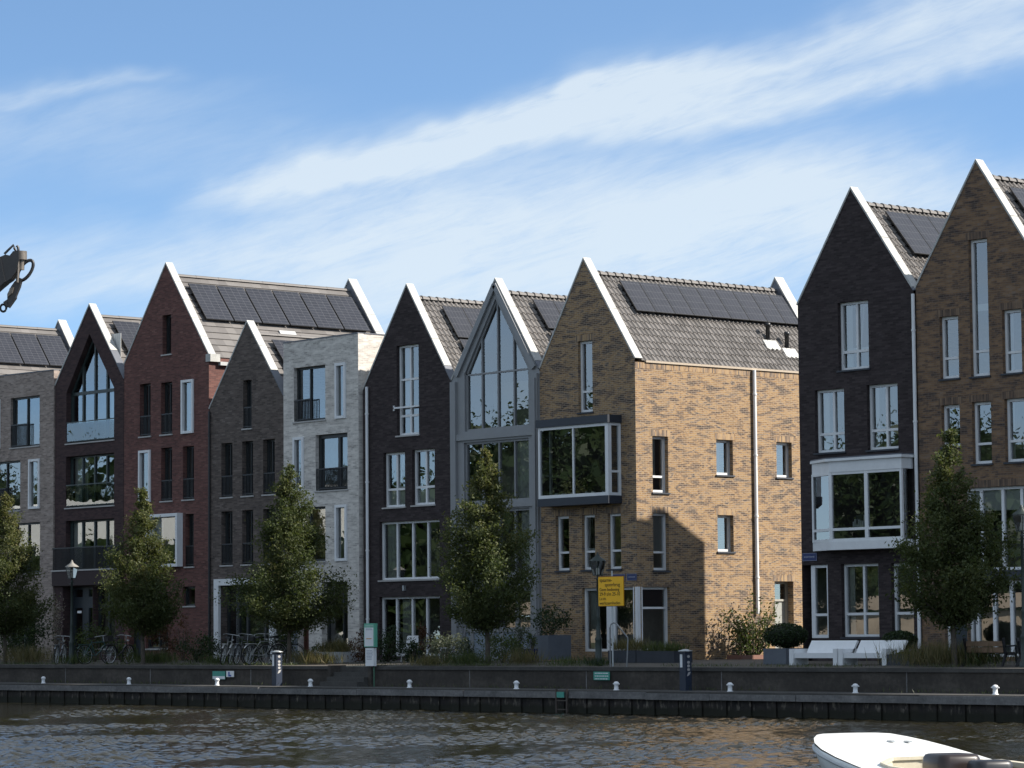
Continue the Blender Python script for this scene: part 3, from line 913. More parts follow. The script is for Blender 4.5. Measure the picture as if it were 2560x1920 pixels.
    if coping:
        cope(y0 - .025, y0 + pk + .02, 'coping')
        if rear: cope(yb - .42, yb + .02, 'rear_coping')
    # solar panels: (y, s, width along y, length down the slope)
    L = math.hypot(xR - xA, zR - .08 - zr); dx, dz = (xR - xA) / L, (zR - .08 - zr) / L; nx, nz = -dz, dx
    for (py, ps, pw, pl, md) in panels:
        def P(s, y, hh): return Vector((xA + dx * s + nx * hh, y, zr + dz * s + nz * hh))
        h0, h1 = .15, .19
        a = [P(ps, py, h1), P(ps, py + pw, h1), P(ps + pl, py + pw, h1), P(ps + pl, py, h1)]
        mb = MB(); mb.prism(list(reversed(a)), Vector((nx, 0, nz)) * -(h1 - h0))
        # clamp rails below
        for s_ in (ps + pl * .25, ps + pl * .75):
            mb.bar(P(s_, py + .02, .065), P(s_, py + pw - .02, .065), .04, .06, (nx, 0, nz))
        po = mb.build('solar_panel', RAILM, ho)
        mb = MB(); h2 = h1 + .003; e_ = .018
        q = [P(ps + e_, py + e_, h2), P(ps + e_, py + pw - e_, h2), P(ps + pl - e_, py + pw - e_, h2), P(ps + pl - e_, py + e_, h2)]
        mb.poly(list(reversed(q)), [(0, pl), (pw, pl), (pw, 0), (0, 0)] if md else [(0, 0), (0, pw), (pl, pw), (pl, 0)])
        mb.build('cell_glass', SOLAR, po)
    for h in holes: window(ho, h, M)
    for h in side_holes: window(ho, h, lambda u, d, z: (xR - d, u, z))
    return ho, zr

def flat_house(name, label, xL, xR, zL, zR, wall, holes, D=9.6, y0=0.0):
    ho = empty(name, ((xL + xR) / 2, y0, 0), label, 'house', 'flat topped canal houses in the terrace')
    M = lambda u, d, z: (u, y0 + d, z)
    mb = MB()
    panel(mb, [(xL, zL), (xR, zR)], holes, M, 0)
    panel(mb, [(y0, zL), (y0 + D, zL)], [], lambda u, d, z: (xL + d, u, z), 0)
    panel(mb, [(y0, zR), (y0 + D, zR)], [], lambda u, d, z: (xR - d, u, z), 0)
    mb.poly([(xR, y0 + D, 0), (xL, y0 + D, 0), (xL, y0 + D, zL), (xR, y0 + D, zR)], [(xR, 0), (xL, 0), (xL, zL), (xR, zR)])
    mb.poly([(xR - .3, y0 + .3, zR - .4), (xL + .3, y0 + .3, zL - .4), (xL + .3, y0 + .3, zL), (xR - .3, y0 + .3, zR)], [(xR, zR - .4), (xL, zL - .4), (xL, zL), (xR, zR)])
    mb.build('wall', wall, ho)
    interior(ho, holes, xL, xR, y0, min(zL, zR))
    mb = MB(); mb.poly([(xL + .02, y0 + .02, zL - .35), (xR - .02, y0 + .02, zR - .35), (xR - .02, y0 + D - .02, zR - .35), (xL + .02, y0 + D - .02, zL - .35)])
    mb.build('roof', LEAD, ho)
    mb = MB()
    for a, b in (((xL, y0 + .13, zL + .022), (xR, y0 + .13, zR + .022)), ((xR - .13, y0 + .28, zR + .0225), (xR - .13, y0 + D, zR + .0225))):
        mb.bar(a, b, .30, .04)
    mb.build('parapet_cap', RAILM if False else LEAD, ho)
    for h in holes: window(ho, h, M)
    return ho

def part_box(name, mat, ho, *b):
    mb = MB()
    for q in b: mb.box(*q)
    return mb.build(name, mat, ho)

def downpipe(ho, p0, p1, r=.055, mat=WHITE):
    mb = MB(); mb.tube([p0, p1], r, 10)
    p0 = Vector(p0); p1 = Vector(p1)
    for f in (.15, .4, .65, .9):
        c = p0.lerp(p1, f); mb.tube([c - Vector((0, 0, .03)), c + Vector((0, 0, .03))], r * 1.3, 10)
    return mb.build('downpipe', mat, ho)

DK = dict(frame=DARKF, sillm=SILL)
# ---- house 0: only its roof shows over its neighbour's parapet
pn = [(.73 + 1.383 * i, .58, 1.32, 1.98, 1) for i in range(6)]
h0, zr0 = gable_house('brick_house', 'far left house whose roof of solar panels rises over the tan parapet', -52.0, 11.9, -49.1, 15.75, -46.2, 11.9, RED, [], tile='flat', panels=pn, lead=0)
mb = MB(); mb.box(-46.36, -46.02, .45, 9.6, 11.86 - .02, 12.0); mb.build('gutter', ZINC, h0)
mb = MB()
for i in range(9): mb.box(-46.02, -45.98, .7 + i * 1.05, .78 + i * 1.05, 11.5, 11.86)
mb.build('gutter_bracket', RAILM, h0)

# ---- house 1
hs = []
for s_ in (0, -5.05):
    hs += [hole(-38.4 + s_, -36.14 + s_, 8.92, 11.02, v=[.5], rail=.95, rw=.58, **DK),
           hole(-40.06 + s_, -39.2 + s_, 8.94, 11.04, box=.06, fw=.10, sill=False, reveal=.03),
           hole(-40.11 + s_, -37.62 + s_, 6.27, 8.37, v=[.5], rail=.95, rw=.55, **DK),
           hole(-36.93 + s_, -36.09 + s_, 6.28, 8.36, box=.06, fw=.10, sill=False, reveal=.03),
           hole(-38.23 + s_, -36.07 + s_, 3.62, 5.72, v=[.5], rail=.9, rw=.5, **DK),
           hole(-38.4 + s_, -36.4 + s_, .12, 2.8, v=[.5], h=[2.1], **DK)]
flat_house('brick_house', 'tan grey brick house with a flat parapet and tall white framed slots', -46.18, -35.06, 12.09, 11.98, TAN, hs, y0=-.05)

# ---- house 2
hs = [dict(z0=8.88, top=[(-34.19, 10.98), (-32.49, 13.30), (-30.68, 10.98)], v=[.25, .5, .75], h=[10.92], frame=GREENF, fw=.10, mw=.10, hw=.13, reveal=.28, rail=.85, gl=1, rd=.02),
      hole(-34.21, -30.67, 6.23, 8.34, v=[.25, .5, .75], frame=GREENF, mw=.09, reveal=.28, rail=.92, gl=1, rd=.02, curt=[(0.02, .3, .1, .98, 'c')]),
      hole(-34.2, -30.66, 3.66, 5.69, v=[.25, .5, .75], frame=GREENF, mw=.09, reveal=.28, sill=False, curt=[(.03, .24, .0, .97, 'blind')]),
      hole(-34.41, -32.2, .02, 3.0, v=[.42], h=[2.35], frame=DOOR, fw=.12, mw=.45, reveal=.55, sill=False),
      hole(-32.16, -30.58, .45, 2.97, v=[.48], h=[2.2], frame=DARKF, reveal=.3, mw=.12)]
ho, _ = gable_house('brick_house', 'dark brown brick house with a tall pointed window filling its gable', -35.02, 11.33, -32.49, 14.47, -29.98, 11.28, DBROWN, hs, tile='flat', lead=.38,
                    panels=[(.84 + 1.4 * i, .42, 1.3, 1.88, 1) for i in range(6)])
part_box('balcony_slab', DBROWN, ho, (-35.02, -30.05, -.14, -.003, 3.03, 3.62))
part_box('slab_edge', SILL, ho, (-35.06, -30.02, -.165, -.0, 3.622, 3.68))
mb = MB()
for i in range(58):
    xx = -34.97 + i * .0857; mb.box(xx, xx + .022, -.13, -.108, 3.682, 4.55)
mb.box(-35.0, -30.06, -.14, -.10, 4.55, 4.60)
mb.build('balcony_railing', RAILM, ho)
part_box('house_number', WHITE, ho, (-33.3, -33.0, -.01, .0, 1.9, 2.0))

# ---- house 3
slot = lambda a, b, z0, z1, **k: hole(a, b, z0, z1, rail=.80, fw=.07, v=[.45], mw=.05, reveal=.24, **DK, **k)
bx = lambda a, b, z0, z1, **k: hole(a, b, z0, z1, box=.07, fw=.10, sill=False, reveal=.03, **k)
hs = [hole(-27.27, -26.67, 12.05, 13.61, reveal=.24, **DK), slot(-28.85, -28.09, 8.88, 10.98), slot(-27.37, -26.6, 8.88, 10.94), bx(-25.93, -25.12, 8.83, 10.94, curt=[(.1, .9, 0, 1, 'c')]),
      bx(-28.87, -28.06, 6.25, 8.32), slot(-27.36, -26.6, 6.25, 8.35), slot(-25.87, -25.12, 6.25, 8.33),
      hole(-28.06, -25.87, 3.64, 5.73, box=.28, fw=.12, sill=False, reveal=.06), slot(-25.70, -25.14, 3.63, 5.68), hole(-25.9, -25.05, 2.1, 2.86, reveal=.2, **DK),
      hole(-28.4, -26.86, .45, 2.6, v=[.5], **DK), hole(-29.6, -28.75, .03, 2.6, h=[2.1], pz=2.1, panel=DOOR, reveal=.3, **DK)]
ho, _ = gable_house('brick_house', 'tall red brick house with white projecting window frames and the highest left hand ridge', -29.95, 11.84, -27.03, 15.63, -24.12, 11.80, RED, hs, tile='flat', lead=0,
                    panels=[(.70 + 1.383 * i, .58, 1.32, 1.98, 1) for i in range(6)])
mb = MB(); mb.box(-24.2, -23.96, .44, 9.6, 11.42, 11.56); mb.build('gutter', ZINC, ho)
mb = MB(); mb.box(-24.3, -23.98, -.03, .437, 11.55, 11.85); mb.build('coping_kneeler', COPE, ho)
mb = MB(); mb.poly([(-25.2, 4.3, 13.32), (-25.2, 5.0, 13.32), (-24.98, 5.0, 13.05), (-24.98, 4.3, 13.05)]); 
mb = MB(); mb.bar((-25.13, 4.2, 12.93), (-25.13, 5.0, 12.93), .35, .12, (.8, 0, .6)); mb.build('roof_vent', ZINC, ho)

# ---- house 4
hs = [slot(-21.89, -21.34, 8.81, 10.66)]
for a, b in ((-23.31, -22.58), (-21.96, -21.25), (-20.62, -19.88)):
    hs += [slot(a, b, 6.24, 8.32), slot(a, b, 3.63, 5.69)]
hs += [hole(-23.35, -20.1, .10, 2.85, v=[.22, .40, .75], h=[2.15], reveal=.35, mw=.13, sill=False, **DK)]
ho, _ = gable_house('brick_house', 'narrow grey brown brick house with dark slot windows and a white ground floor portal', -24.08, 9.70, -21.62, 12.87, -19.18, 9.72, GBROWN, hs, tile='flat', lead=.38,
                    panels=[(.84, .45, 1.3, 1.75, 1), (2.25, .45, 1.3, 1.75, 1), (3.66, .45, 1.3, 1.75, 1)])
part_box('portal', WHITE, ho, (-23.65, -23.352, -.12, .10, .0, 3.10), (-20.098, -19.80, -.12, .10, 0, 3.10), (-23.351, -20.099, -.119, .10, 2.852, 3.099))
downpipe(ho, (-24.02, -.06, 0), (-24.02, -.06, 9.6), .045, RAILM)

# ---- house 5
hs = [hole(-18.5, -16.58, 8.86, 10.88, v=[.42], rail=.8, rw=.55, reveal=.2, **DK), bx(-15.95, -15.33, 8.83, 10.88), bx(-18.51, -17.87, 6.28, 8.28),
      hole(-17.18, -15.27, 6.23, 8.30, v=[.64], fw=.14, mw=.14, rail=.8, reveal=.2, **DK), hole(-18.52, -16.60, 3.64, 5.65, v=[.42], rail=.8, rw=.45, reveal=.2, **DK), bx(-15.98, -15.29, 3.61, 5.67),
      hole(-16.84, -15.29, .03, 2.87, h=[1.98], v=[.62], reveal=.3, sill=False, name='door', **DK), hole(-18.26, -17.62, .03, 2.3, frame=BROWNDOOR, pz=2.0, panel=BROWNDOOR, reveal=.3, sill=False, name='door')]
ho = flat_house('brick_house', 'pale grey brick house with a flat parapet and a sunlit cream corner', -19.14, -14.62, 11.86, 11.88, PALE, hs, y0=-.14)
part_box('corner_pier', GREYPL, ho, (-18.65, -18.30, -.16, -.142, .0, 2.5))

# ---- house 6
wf = dict(frame=WHITE, fw=.08, mw=.08, reveal=.18)
hs = [hole(-12.57, -11.33, 8.03, 11.27, v=[.5], h=[10.04, 8.73], curt=[(.0, .5, .25, 1, 'c')], **wf),
      hole(-13.36, -12.13, 5.48, 7.45, v=[.5], h=[6.12], sash=[(.56, .94, 6.2, 7.36, .16)], curt=[(.05, .95, .0, .30, 'blind')], **wf),
      hole(-11.73, -10.47, 5.50, 7.48, v=[.5], h=[6.14], curt=[(.05, .95, .0, .28, 'blind')], **wf),
      hole(-13.61, -10.22, 2.87, 4.96, v=[.25, .51, .76], curt=[(.02, .24, .0, 1, 'c')], **wf),
      hole(-13.63, -10.24, .15, 2.27, v=[.24, .50, .74], sill=False, curt=[(.28, .5, .0, 1, 'c')], name='glazed_doors', **wf)]
ho, _ = gable_house('brick_house', 'black brick house with white frames, between the pale brick and glass houses', -14.52, 9.78, -11.98, 13.39, -9.53, 9.78, BLACK, hs, lead=.16,
                    panels=[(1.30 + .95 * i, .45, .93, 1.50, 0) for i in range(5)] + [(1.30 + .95 * i, 2.05, .93, 1.50, 0) for i in range(5)])
downpipe(ho, (-14.20, -.08, 0), (-14.20, -.08, 9.9))
part_box('safety_bar', WHITE, ho, (-12.72, -11.28, -.06, -.02, 9.0, 9.06), (-12.72, -12.68, -.06, .0, 8.93, 9.12))
part_box('wall_lamp', STEEL, ho, (-12.2, -12.1, -.1, -.002, 2.48, 2.66))

# ---- house 7: grey steel and glass
gf = dict(frame=GREYF, fw=.075, mw=.06, reveal=.12, sill=False)
hs = [dict(z0=7.97, top=[(-8.81, 10.0), (-7.13, 12.50), (-5.44, 10.0)], v=[.25, .5, .75], h=[9.95], **gf),
      hole(-8.87, -5.45, 5.46, 7.58, v=[.27, .52, .76], **gf), hole(-8.89, -5.45, 2.95, 5.19, v=[.27, .52, .76], **gf),
      hole(-9.05, -5.44, .03, 2.45, v=[.12, .42, .56, .78], h=[1.05], pz=1.05, panel=plain('blue grey panel', (.22, .26, .31), .5, .05), **{**gf, 'mw': .16}, name='glazed_doors')]
ho, _ = gable_house('glass_house', 'grey steel framed house with a fully glazed pointed gable', -9.52, 9.78, -7.12, 13.14, -4.86, 9.85, GREYF, hs, lead=.10,
                    panels=[(1.40 + .95 * i, .36, .93, 1.36, 0) for i in range(6)] + [(1.40 + .95 * i, 1.84, .93, 1.36, 0) for i in range(6)])
part_box('steel_column', GREYF, ho, (-9.50, -9.22, -.10, -.003, 0, 9.75), (-5.18, -4.9, -.10, -.003, 0, 9.75))
for z0, z1 in ((7.66, 7.86), (5.24, 5.40), (2.5, 2.9)): part_box('floor_beam', GREYF, ho, (-9.219, -5.181, -.07, -.003, z0, z1))
mb = MB()
for a, b in (((-9.22, 9.95), (-7.12, 12.98)), ((-7.12, 12.98), (-5.1, 9.95))):
    pbar(mb, lambda u, d, z: (u, d, z), a, b, .20, -.09, -.003)
mb.build('verge_beam', GREYF, ho)
part_box('downpipe', GREYF, ho, (-5.02, -4.96, -.16, -.102, 0, 9.6))

# ---- house 8: mixed brick with the sunlit side wall
wf2 = dict(frame=WHITE, fw=.085, mw=.07, reveal=.17, sillm=SLATE, lintel=MIXEDS)
hs = [hole(-2.92, -2.21, 8.28, 10.68, h=[8.98], **wf2)]
for i, (a, b) in enumerate(((-4.11, -3.45), (-2.81, -2.17), (-1.55, -.91))):
    hs.append(hole(a, b, 3.01, 4.85, h=[3.62], sash=[(.14, .86, 3.70, 4.76, .16)] if i == 1 else [], **wf2))
hs.append(hole(-2.84, -.15, .30, 2.41, v=[.47], name='glazed_doors', **{**wf2, 'mw': .42, 'sill': False, 'lintel': None}))
sh = []
for a, b, z0, z1, kk in ((.75, 1.47, 5.52, 7.38, dict(h=[6.05], curt=[(.05, .5, .3, .95, 'blind')])), (3.73, 4.52, 6.18, 7.37, dict(curt=[(.05, .5, 0, 1, 'blind')])), (6.64, 7.4, 6.18, 7.39, {}), (.74, 1.46, 2.95, 4.84, dict(h=[3.55], curt=[(.05, .95, .33, 1, 'c')])), (3.74, 4.5, 3.6, 4.83, {})):
    sh.append(hole(a, b, z0, z1, **{**wf2, 'reveal': .2}, **kk))
sh.append(hole(6.45, 7.37, .02, 2.62, h=[1.98], pz=1.95, panel=GREYDOOR, name='side_door', **{**wf2, 'frame': plain('greige frame', (.36, .35, .31), .5, .05), 'reveal': .3, 'sill': False}))
sh.append(hole(0, 1.47, .30, 2.41, h=[1.72], name='glazed_doors', curt=[(.1, .95, .66, 1, 'dark')], **{**wf2, 'sill': False, 'lintel': None}))
ho, zr = gable_house('brick_house', 'mixed yellow brown brick house whose long side wall stands in the sun', -4.86, 9.85, -2.59, 13.40, -.15, 9.90, MIXED, hs, lead=0, D=9.65, side_holes=sh,
                     panels=[(1.28 + .90 * i, .40, .88, 1.38, 0) for i in range(9)])
part_box('corner_post', WHITE, ho, (-.27, -.145, -.005, .12, .30, 2.41))
# soldier course and gutter strip under the eave
mb = MB(); mb.poly([(-.146, .0, 9.60), (-.146, 9.6, 9.60), (-.146, 9.6, 9.79), (-.146, .0, 9.79)], [(.05, 0), (.05, 9.6), (.45, 9.6), (.45, 0)]); mb.build('soldier_course', MIXEDS, ho)
part_box('eave_strip', plain('beige eave strip', (.42, .35, .27), .6, .06), ho, (-.20, -.10, .47, 9.6, 9.80, 9.87))
downpipe(ho, (-.07, 5.53, 1.5), (-.07, 5.53, 9.80), .06)
L8 = math.hypot(2.44, zr - 9.82); dx, dz = 2.44 / L8, -(zr - 9.82) / L8
for yy, s_, hh in ((7.22, 2.55, .62), (7.96, 2.88, .60)):
    px, pz = -2.59 + dx * s_, zr + dz * s_
    mb = MB(); mb.lathe([(.075, -.1), (.075, hh - .12), (.10, hh - .12), (.10, hh), (.06, hh + .02)], (px, yy, pz), 12); mb.build('roof_vent_pipe', RAILM, ho)
    mb = MB(); nx, nz = -dz, dx
    for k in range(3):
        c = Vector((px + dx * .18, yy - .22 + k * .22, pz + dz * .18))
        mb.prism([c + Vector((0, -.10, 0)) + Vector((dx * -.16, 0, dz * -.16)), c + Vector((0, .10, 0)) + Vector((dx * -.16, 0, dz * -.16)), c + Vector((dx * .22, .12, dz * .22)), c + Vector((dx * .30, 0, dz * .30)), c + Vector((dx * .22, -.12, dz * .22))], Vector((-dz, 0, dx)) * .075)
    mb.build('lead_apron', COPE, ho)
# bay window: slab, white frame, slab
BX0, BX1, BP = -4.32, -.86, .585
part_box('bay_roof', NAVY, ho, (BX0 - .05, BX1 + .05, -BP - .06, -.003, 7.82, 8.08))
part_box('bay_floor', NAVY, ho, (BX0 - .02, BX1 + .02, -BP - .03, -.003, 5.16, 5.42))
mb = MB()
for x0, x1, y0_, y1_ in ((BX0, BX0 + .09, -BP, -BP + .09), (BX1 - .15, BX1, -BP, -BP + .15), (BX1 - .08, BX1 - .002, -.10, -.004), (BX0 + .002, BX0 + .08, -.10, -.004)):
    mb.box(x0, x1, y0_, y1_, 5.422, 7.818)
mb.box(-2.62, -2.56, -BP + .01, -BP + .08, 5.53, 7.72)
mb.box(BX0 + .09, BX1 - .15, -BP + .004, -BP + .09, 5.424, 5.53); mb.box(BX0 + .09, BX1 - .15, -BP + .004, -BP + .09, 7.72, 7.816)
for xx in (BX1 - .085, BX0 + .01):
    mb.box(xx, xx + .075, -BP + .15, -.10, 5.424, 5.52); mb.box(xx, xx + .075, -BP + .15, -.10, 7.73, 7.816); mb.box(xx, xx + .075, -BP + .15, -.10, 6.18, 6.25)
bw = mb.build('bay_window', WHITE, ho)
mb = MB(); y_ = -BP + .05
mb.poly([(BX0 + .05, y_, 5.5), (BX1 - .1, y_, 5.5), (BX1 - .1, y_, 7.75), (BX0 + .05, y_, 7.75)])
mb.poly([(BX1 - .05, -BP + .12, 5.5), (BX1 - .05, -.05, 5.5), (BX1 - .05, -.05, 7.75), (BX1 - .05, -BP + .12, 7.75)])
mb.poly([(BX0 + .05, -.05, 5.5), (BX0 + .05, -BP + .1, 5.5), (BX0 + .05, -BP + .1, 7.75), (BX0 + .05, -.05, 7.75)])
mb.build('pane', GLASS, bw)
part_box('interior_back', DBROWN, ho, (BX0 + .1, BX1 - .1, -.02, -.004, 5.43, 7.81))
rg = np.random.default_rng(5)
mb = MB()
for i, xx in enumerate((-3.7, -3.35, -2.9, -2.2, -1.9, -1.35)):
    mb.lathe([(.05, 0), (.08, .02), (.09, .15), (.07, .17)], (xx, -.30, 5.424), 10)
mb.build('plant_pot', WHITE, ho)
P = np.concatenate([rg.normal(size=(90, 3)) * (.11, .08, .16) + (xx, -.3, 5.80) for xx in (-3.35, -2.9, -2.2, -1.35, -1.2)])
leaves('house_plant', P, .09, DKGRN, rg, ho)
part_box('wall_lamp', RAILM, ho, (-.148, -.02, 8.02, 8.14, 1.55, 1.80), (-.148, .06, 8.05, 8.11, 1.80, 1.86))
part_box('letter_plate', WHITE, ho, (-.148, -.13, 8.0, 8.2, .95, 1.1))
part_box('door_step', SILL, ho, (-.148, .25, 6.4, 7.45, 0, .06))

# ---- house 9: black, beyond the alley, ground floor corner set back
hs = [hole(8.9, 10.15, 8.86, 10.95, v=[.53], h=[9.42], sash=[(.08, .48, 9.5, 10.83, .14), (.58, .95, 9.5, 10.83, .14)], **{**wf, 'sillm': SLATE}),
      hole(7.88, 9.10, 6.38, 8.32, v=[.55], h=[6.95], **{**wf, 'sillm': SLATE}), hole(10.03, 11.27, 6.36, 8.34, v=[.55], h=[6.95], **{**wf, 'sillm': SLATE}),
      hole(8.86, 10.37, .72, 2.94, v=[.53], h=[1.42], **{**wf, 'sillm': SLATE}), hole(10.88, 11.75, .72, 2.92, h=[1.42], **{**wf, 'sillm': SLATE}),
      hole(7.22, 8.30, .0, 2.94, sill=False, pz=.72, h=[1.42], panel=BLACK, **{**wf, 'reveal': .02, 'fw': .0801})]
hs[-1]['skip'] = 1
allh = hs
hs_w = [h for h in hs if not h.get('skip')]
_w = window
def window(house, h, M, _w=_w):
    if not h.get('skip'): return _w(house, h, M)
ho, _ = gable_house('brick_house', 'black brick house right of the alley with a white bay window', 7.22, 11.02, 9.53, 14.39, 11.98, 11.05, BLACK, hs, lead=.03, D=9.3,
                    panels=[(1.12 + .96 * i, .40, .94, 1.82, 0) for i in range(6)])
# set-back corner with its own window
cx0 = 7.56
part_box('soffit', BLACK, ho, (7.23, 8.30, .003, 1.2, 2.945, 2.96))
mb = MB()
mb.poly([(cx0, .05, 0), (8.30, .05, 0), (8.30, .05, .70), (cx0, .05, .70)], [(cx0, 0), (8.3, 0), (8.3, .7), (cx0, .7)])
mb.poly([(cx0, 1.3, 0), (cx0, .05, 0), (cx0, .05, .70), (cx0, 1.3, .70)], [(1.3, 0), (.05, 0), (.05, .7), (1.3, .7)])
mb.build('lower_wall', BLACK, ho)
mb = MB()
mb.box(cx0, cx0 + .16, .05, .19, .702, 2.94); mb.box(8.2, 8.3, .06, .16, .702, 2.94)
for z0, z1 in ((.702, .80), (1.37, 1.45), (2.85, 2.94)):
    mb.box(cx0 + .16, 8.2, .062, .15, z0, z1); mb.box(cx0 + .004, cx0 + .1, .19, 1.3, z0, z1)
cw = mb.build('corner_window', WHITE, ho)
mb = MB(); mb.poly([(cx0 + .1, .10, .75), (8.25, .10, .75), (8.25, .10, 2.9), (cx0 + .1, .10, 2.9)]); mb.poly([(cx0 + .05, 1.3, .75), (cx0 + .05, .15, .75), (cx0 + .05, .15, 2.9), (cx0 + .05, 1.3, 2.9)])
mb.build('pane', GLASS, cw)
downpipe(ho, (12.02, -.075, 0), (12.02, -.075, 10.95))
# bay: shallow canted left end, white boards above and below
bp = [(7.75, -.02), (8.95, -.52), (11.83, -.52), (11.83, -.02)]
def extr(name, pts, z0, z1, mat, grow=0.0):
    mb = MB()
    c = Vector((9.9, 0.0, 0))
    o = [Vector((x + (grow if x > 9.9 else -grow), y - (grow if y < -.1 else 0), z0)) for x, y in pts]
    mb.prism(list(reversed(o)), (0, 0, z1 - z0)); return mb.build(name, mat, ho)
extr('bay_fascia', bp, 5.72, 6.05, WHITE, .02)
extr('bay_cornice', bp, 6.052, 6.13, WHITE, .10)
extr('bay_roof', bp, 6.132, 6.17, LEAD, .08)
extr('bay_apron', bp, 3.36, 3.62, WHITE, .03)
mb = MB()
def vpost(x, y, w): mb.box(x - w / 2, x + w / 2, y, y + .08, 3.622, 5.718)
vpost(8.95, -.53, .12); vpost(10.40, -.525, .13); vpost(11.79, -.525, .08)
a, b = Vector((7.75, -.03, 0)), Vector((8.95, -.53, 0))
mb.bar((7.79, -.04, 3.622), (7.79, -.04, 5.718), .07, .07)
for z in (3.66, 3.98, 5.68):
    mb.bar((7.83, -.055, z), (8.90, -.50, z), .06, .08); mb.box(9.01, 10.335, -.52, -.45, z - .04, z + .04); mb.box(10.465, 11.75, -.52, -.45, z - .04, z + .04)
bw = mb.build('bay_window', WHITE, ho)
mb = MB()
mb.poly([(7.76, .0, 3.63), (8.95, -.49, 3.63), (8.95, -.49, 5.71), (7.76, .0, 5.71)]); mb.poly([(8.95, -.485, 3.63), (11.80, -.485, 3.63), (11.80, -.485, 5.71), (8.95, -.485, 5.71)])
mb.poly([(11.81, -.48, 3.63), (11.81, -.03, 3.63), (11.81, -.03, 5.71), (11.81, -.48, 5.71)])
mb.build('pane', GLASS, bw)
part_box('interior_back', DBROWN, ho, (7.9, 11.7, -.02, -.004, 3.63, 5.71))
mb = MB()
for i in range(9): mb.box(9.75 + i * .075, 9.80 + i * .075, -.42, -.34, 4.03, 4.20 + .10 * math.sin(i * 2.3) + (.1 if i > 4 else 0))
mb.build('window_books', WHITE, ho)

# ---- house 10: brown brick, cut by the right edge
wf3 = dict(frame=WHITE, fw=.085, mw=.07, reveal=.17, sillm=SLATE, lintel=BROWNS)
hs = [hole(14.14, 14.85, 8.31, 12.35, h=[9.05], curt=[(0.05, .95, .48, .53, 'blind')], **wf3)]
for a, b in ((12.97, 13.69), (15.35, 16.06)): hs.append(hole(a, b, 8.32, 10.17, h=[8.93], **wf3))
hs += [hole(12.98, 13.68, 6.30, 7.54, **wf3), hole(14.15, 14.87, 5.74, 7.56, h=[6.33], **wf3), hole(15.37, 16.13, 5.74, 7.58, h=[6.35], **wf3),
       hole(13.80, 16.40, 2.62, 5.05, v=[.20, .51, .78], sill=True, **{**wf3, 'lintel': BROWNS, 'mw': .10}),
       hole(13.83, 16.40, .12, 2.33, v=[.10, .35, .60, .82], sill=False, name='glazed_doors', **{**wf3, 'mw': .12, 'lintel': None}),
       hole(12.95, 13.80, .02, 2.33, pz=2.0, panel=DOOR, sill=False, name='door', **{**wf3, 'lintel': None})]
ho, _ = gable_house('brick_house', 'mottled dark brown brick house at the right edge with the highest gable', 12.07, 11.12, 14.50, 14.63, 16.95, 11.12, BROWN, hs, lead=0, D=9.4,
                    panels=[(.95 + 1.0 * i, .5, .98, 1.75, 0) for i in range(7)])
part_box('lintel_beam', NAVY, ho, (12.9, 16.45, -.05, -.003, 2.345, 2.56))

# ---- two more houses of the row, to the right of the photograph
for k, (xl, wl, lab) in enumerate(((16.96, PALE, 'pale grey gabled house just outside the right edge'), (21.90, DBROWN, 'dark brown gabled house second outside the right edge'), (26.84, TAN, 'tan gabled house third outside the right edge'))):
    hs = [hole(xl + 2.1, xl + 2.85, 8.3, 11.6, h=[9.0], **wf3)]
    for z0, z1 in ((5.75, 7.6), (3.0, 4.9), (.4, 2.4)): hs += [hole(xl + .8, xl + 2.0, z0, z1, v=[.5], **wf3), hole(xl + 2.9, xl + 4.1, z0, z1, v=[.5], **wf3)]
    for h in hs: h['lintel'] = None
    gable_house('brick_house', lab, xl, 11.3, xl + 2.46, 14.9, xl + 4.92, 11.3, wl, hs, lead=0, D=9.4)

# ------------------------------------------------------------------ far side of the water (seen in the panes)
mb = MB(); mb.box(-600, 58, -400, -84, -1.6, .2); tag(mb.build('far_bank', FARBANK), kind='structure')
ob = empty('white_building', (-158, -92, .2), 'long white rendered building on the far bank, mirrored in the panes', 'building')
mb = MB(); mb.box(-190, -138, -99, -92, .2, 13.0); mb.prism([Vector((-191, -91.6, 13.0)), Vector((-191, -99.4, 13.0)), Vector((-191, -95.5, 14.2))], (54, 0, 0)); mb.build('wall', plain('white render', (.78, .77, .72), .7, .05, .3), ob)
mb = MB()
for k in range(25):
    for z in (1.6, 5.0, 8.2):
        mb.box(-189 + k * 2.05, -187.9 + k * 2.05, -92.02, -91.96, z, z + 1.7)
mb.build('window', DARKF, ob)
ob = empty('boathouse', (-80, -96, .2), 'low sandy boathouse on the far bank', 'building')
mb = MB(); mb.box(-118, -60, -96, -92, .2, 2.3); mb.build('wall', plain('sandy render', (.42, .34, .26), .8, .3, .6), ob)
mb = MB(); mb.prism([Vector((-119, -91.4, 2.5)), Vector((-119, -96.6, 2.5)), Vector((-119, -94, 3.4))], (60, 0, 0)); mb.build('roof', plain('tan roof', (.30, .24, .18), .8, .2, .4), ob)
rg = np.random.default_rng(11)
cs = []; cin = []
def wood(n_, xa, xb, ya, yb, ha, hb, n):
    for i in range(n_):
        x = rg.uniform(xa, xb); y = rg.uniform(ya, yb); h = rg.uniform(ha, hb); r = h * .30
        k = max(5, n // 40); C = rg.normal(size=(k, 3)); C /= np.linalg.norm(C, axis=1)[:, None]
        d = C[rg.integers(0, k, n)] * rg.uniform(.3, .95, (n, 1)) + rg.normal(size=(n, 3)) * .085
        cs.append(d * (r, r, h * .5) + (x, y, h * .54))
        d = rg.normal(size=(420, 3)); d /= np.linalg.norm(d, axis=1)[:, None]; cin.append(d * rg.uniform(.1, .93, (420, 1)) * (r, r, h * .48) + (x, y, h * .52))
wood(26, -330, -185, -118, -104, 19, 24, 6500)
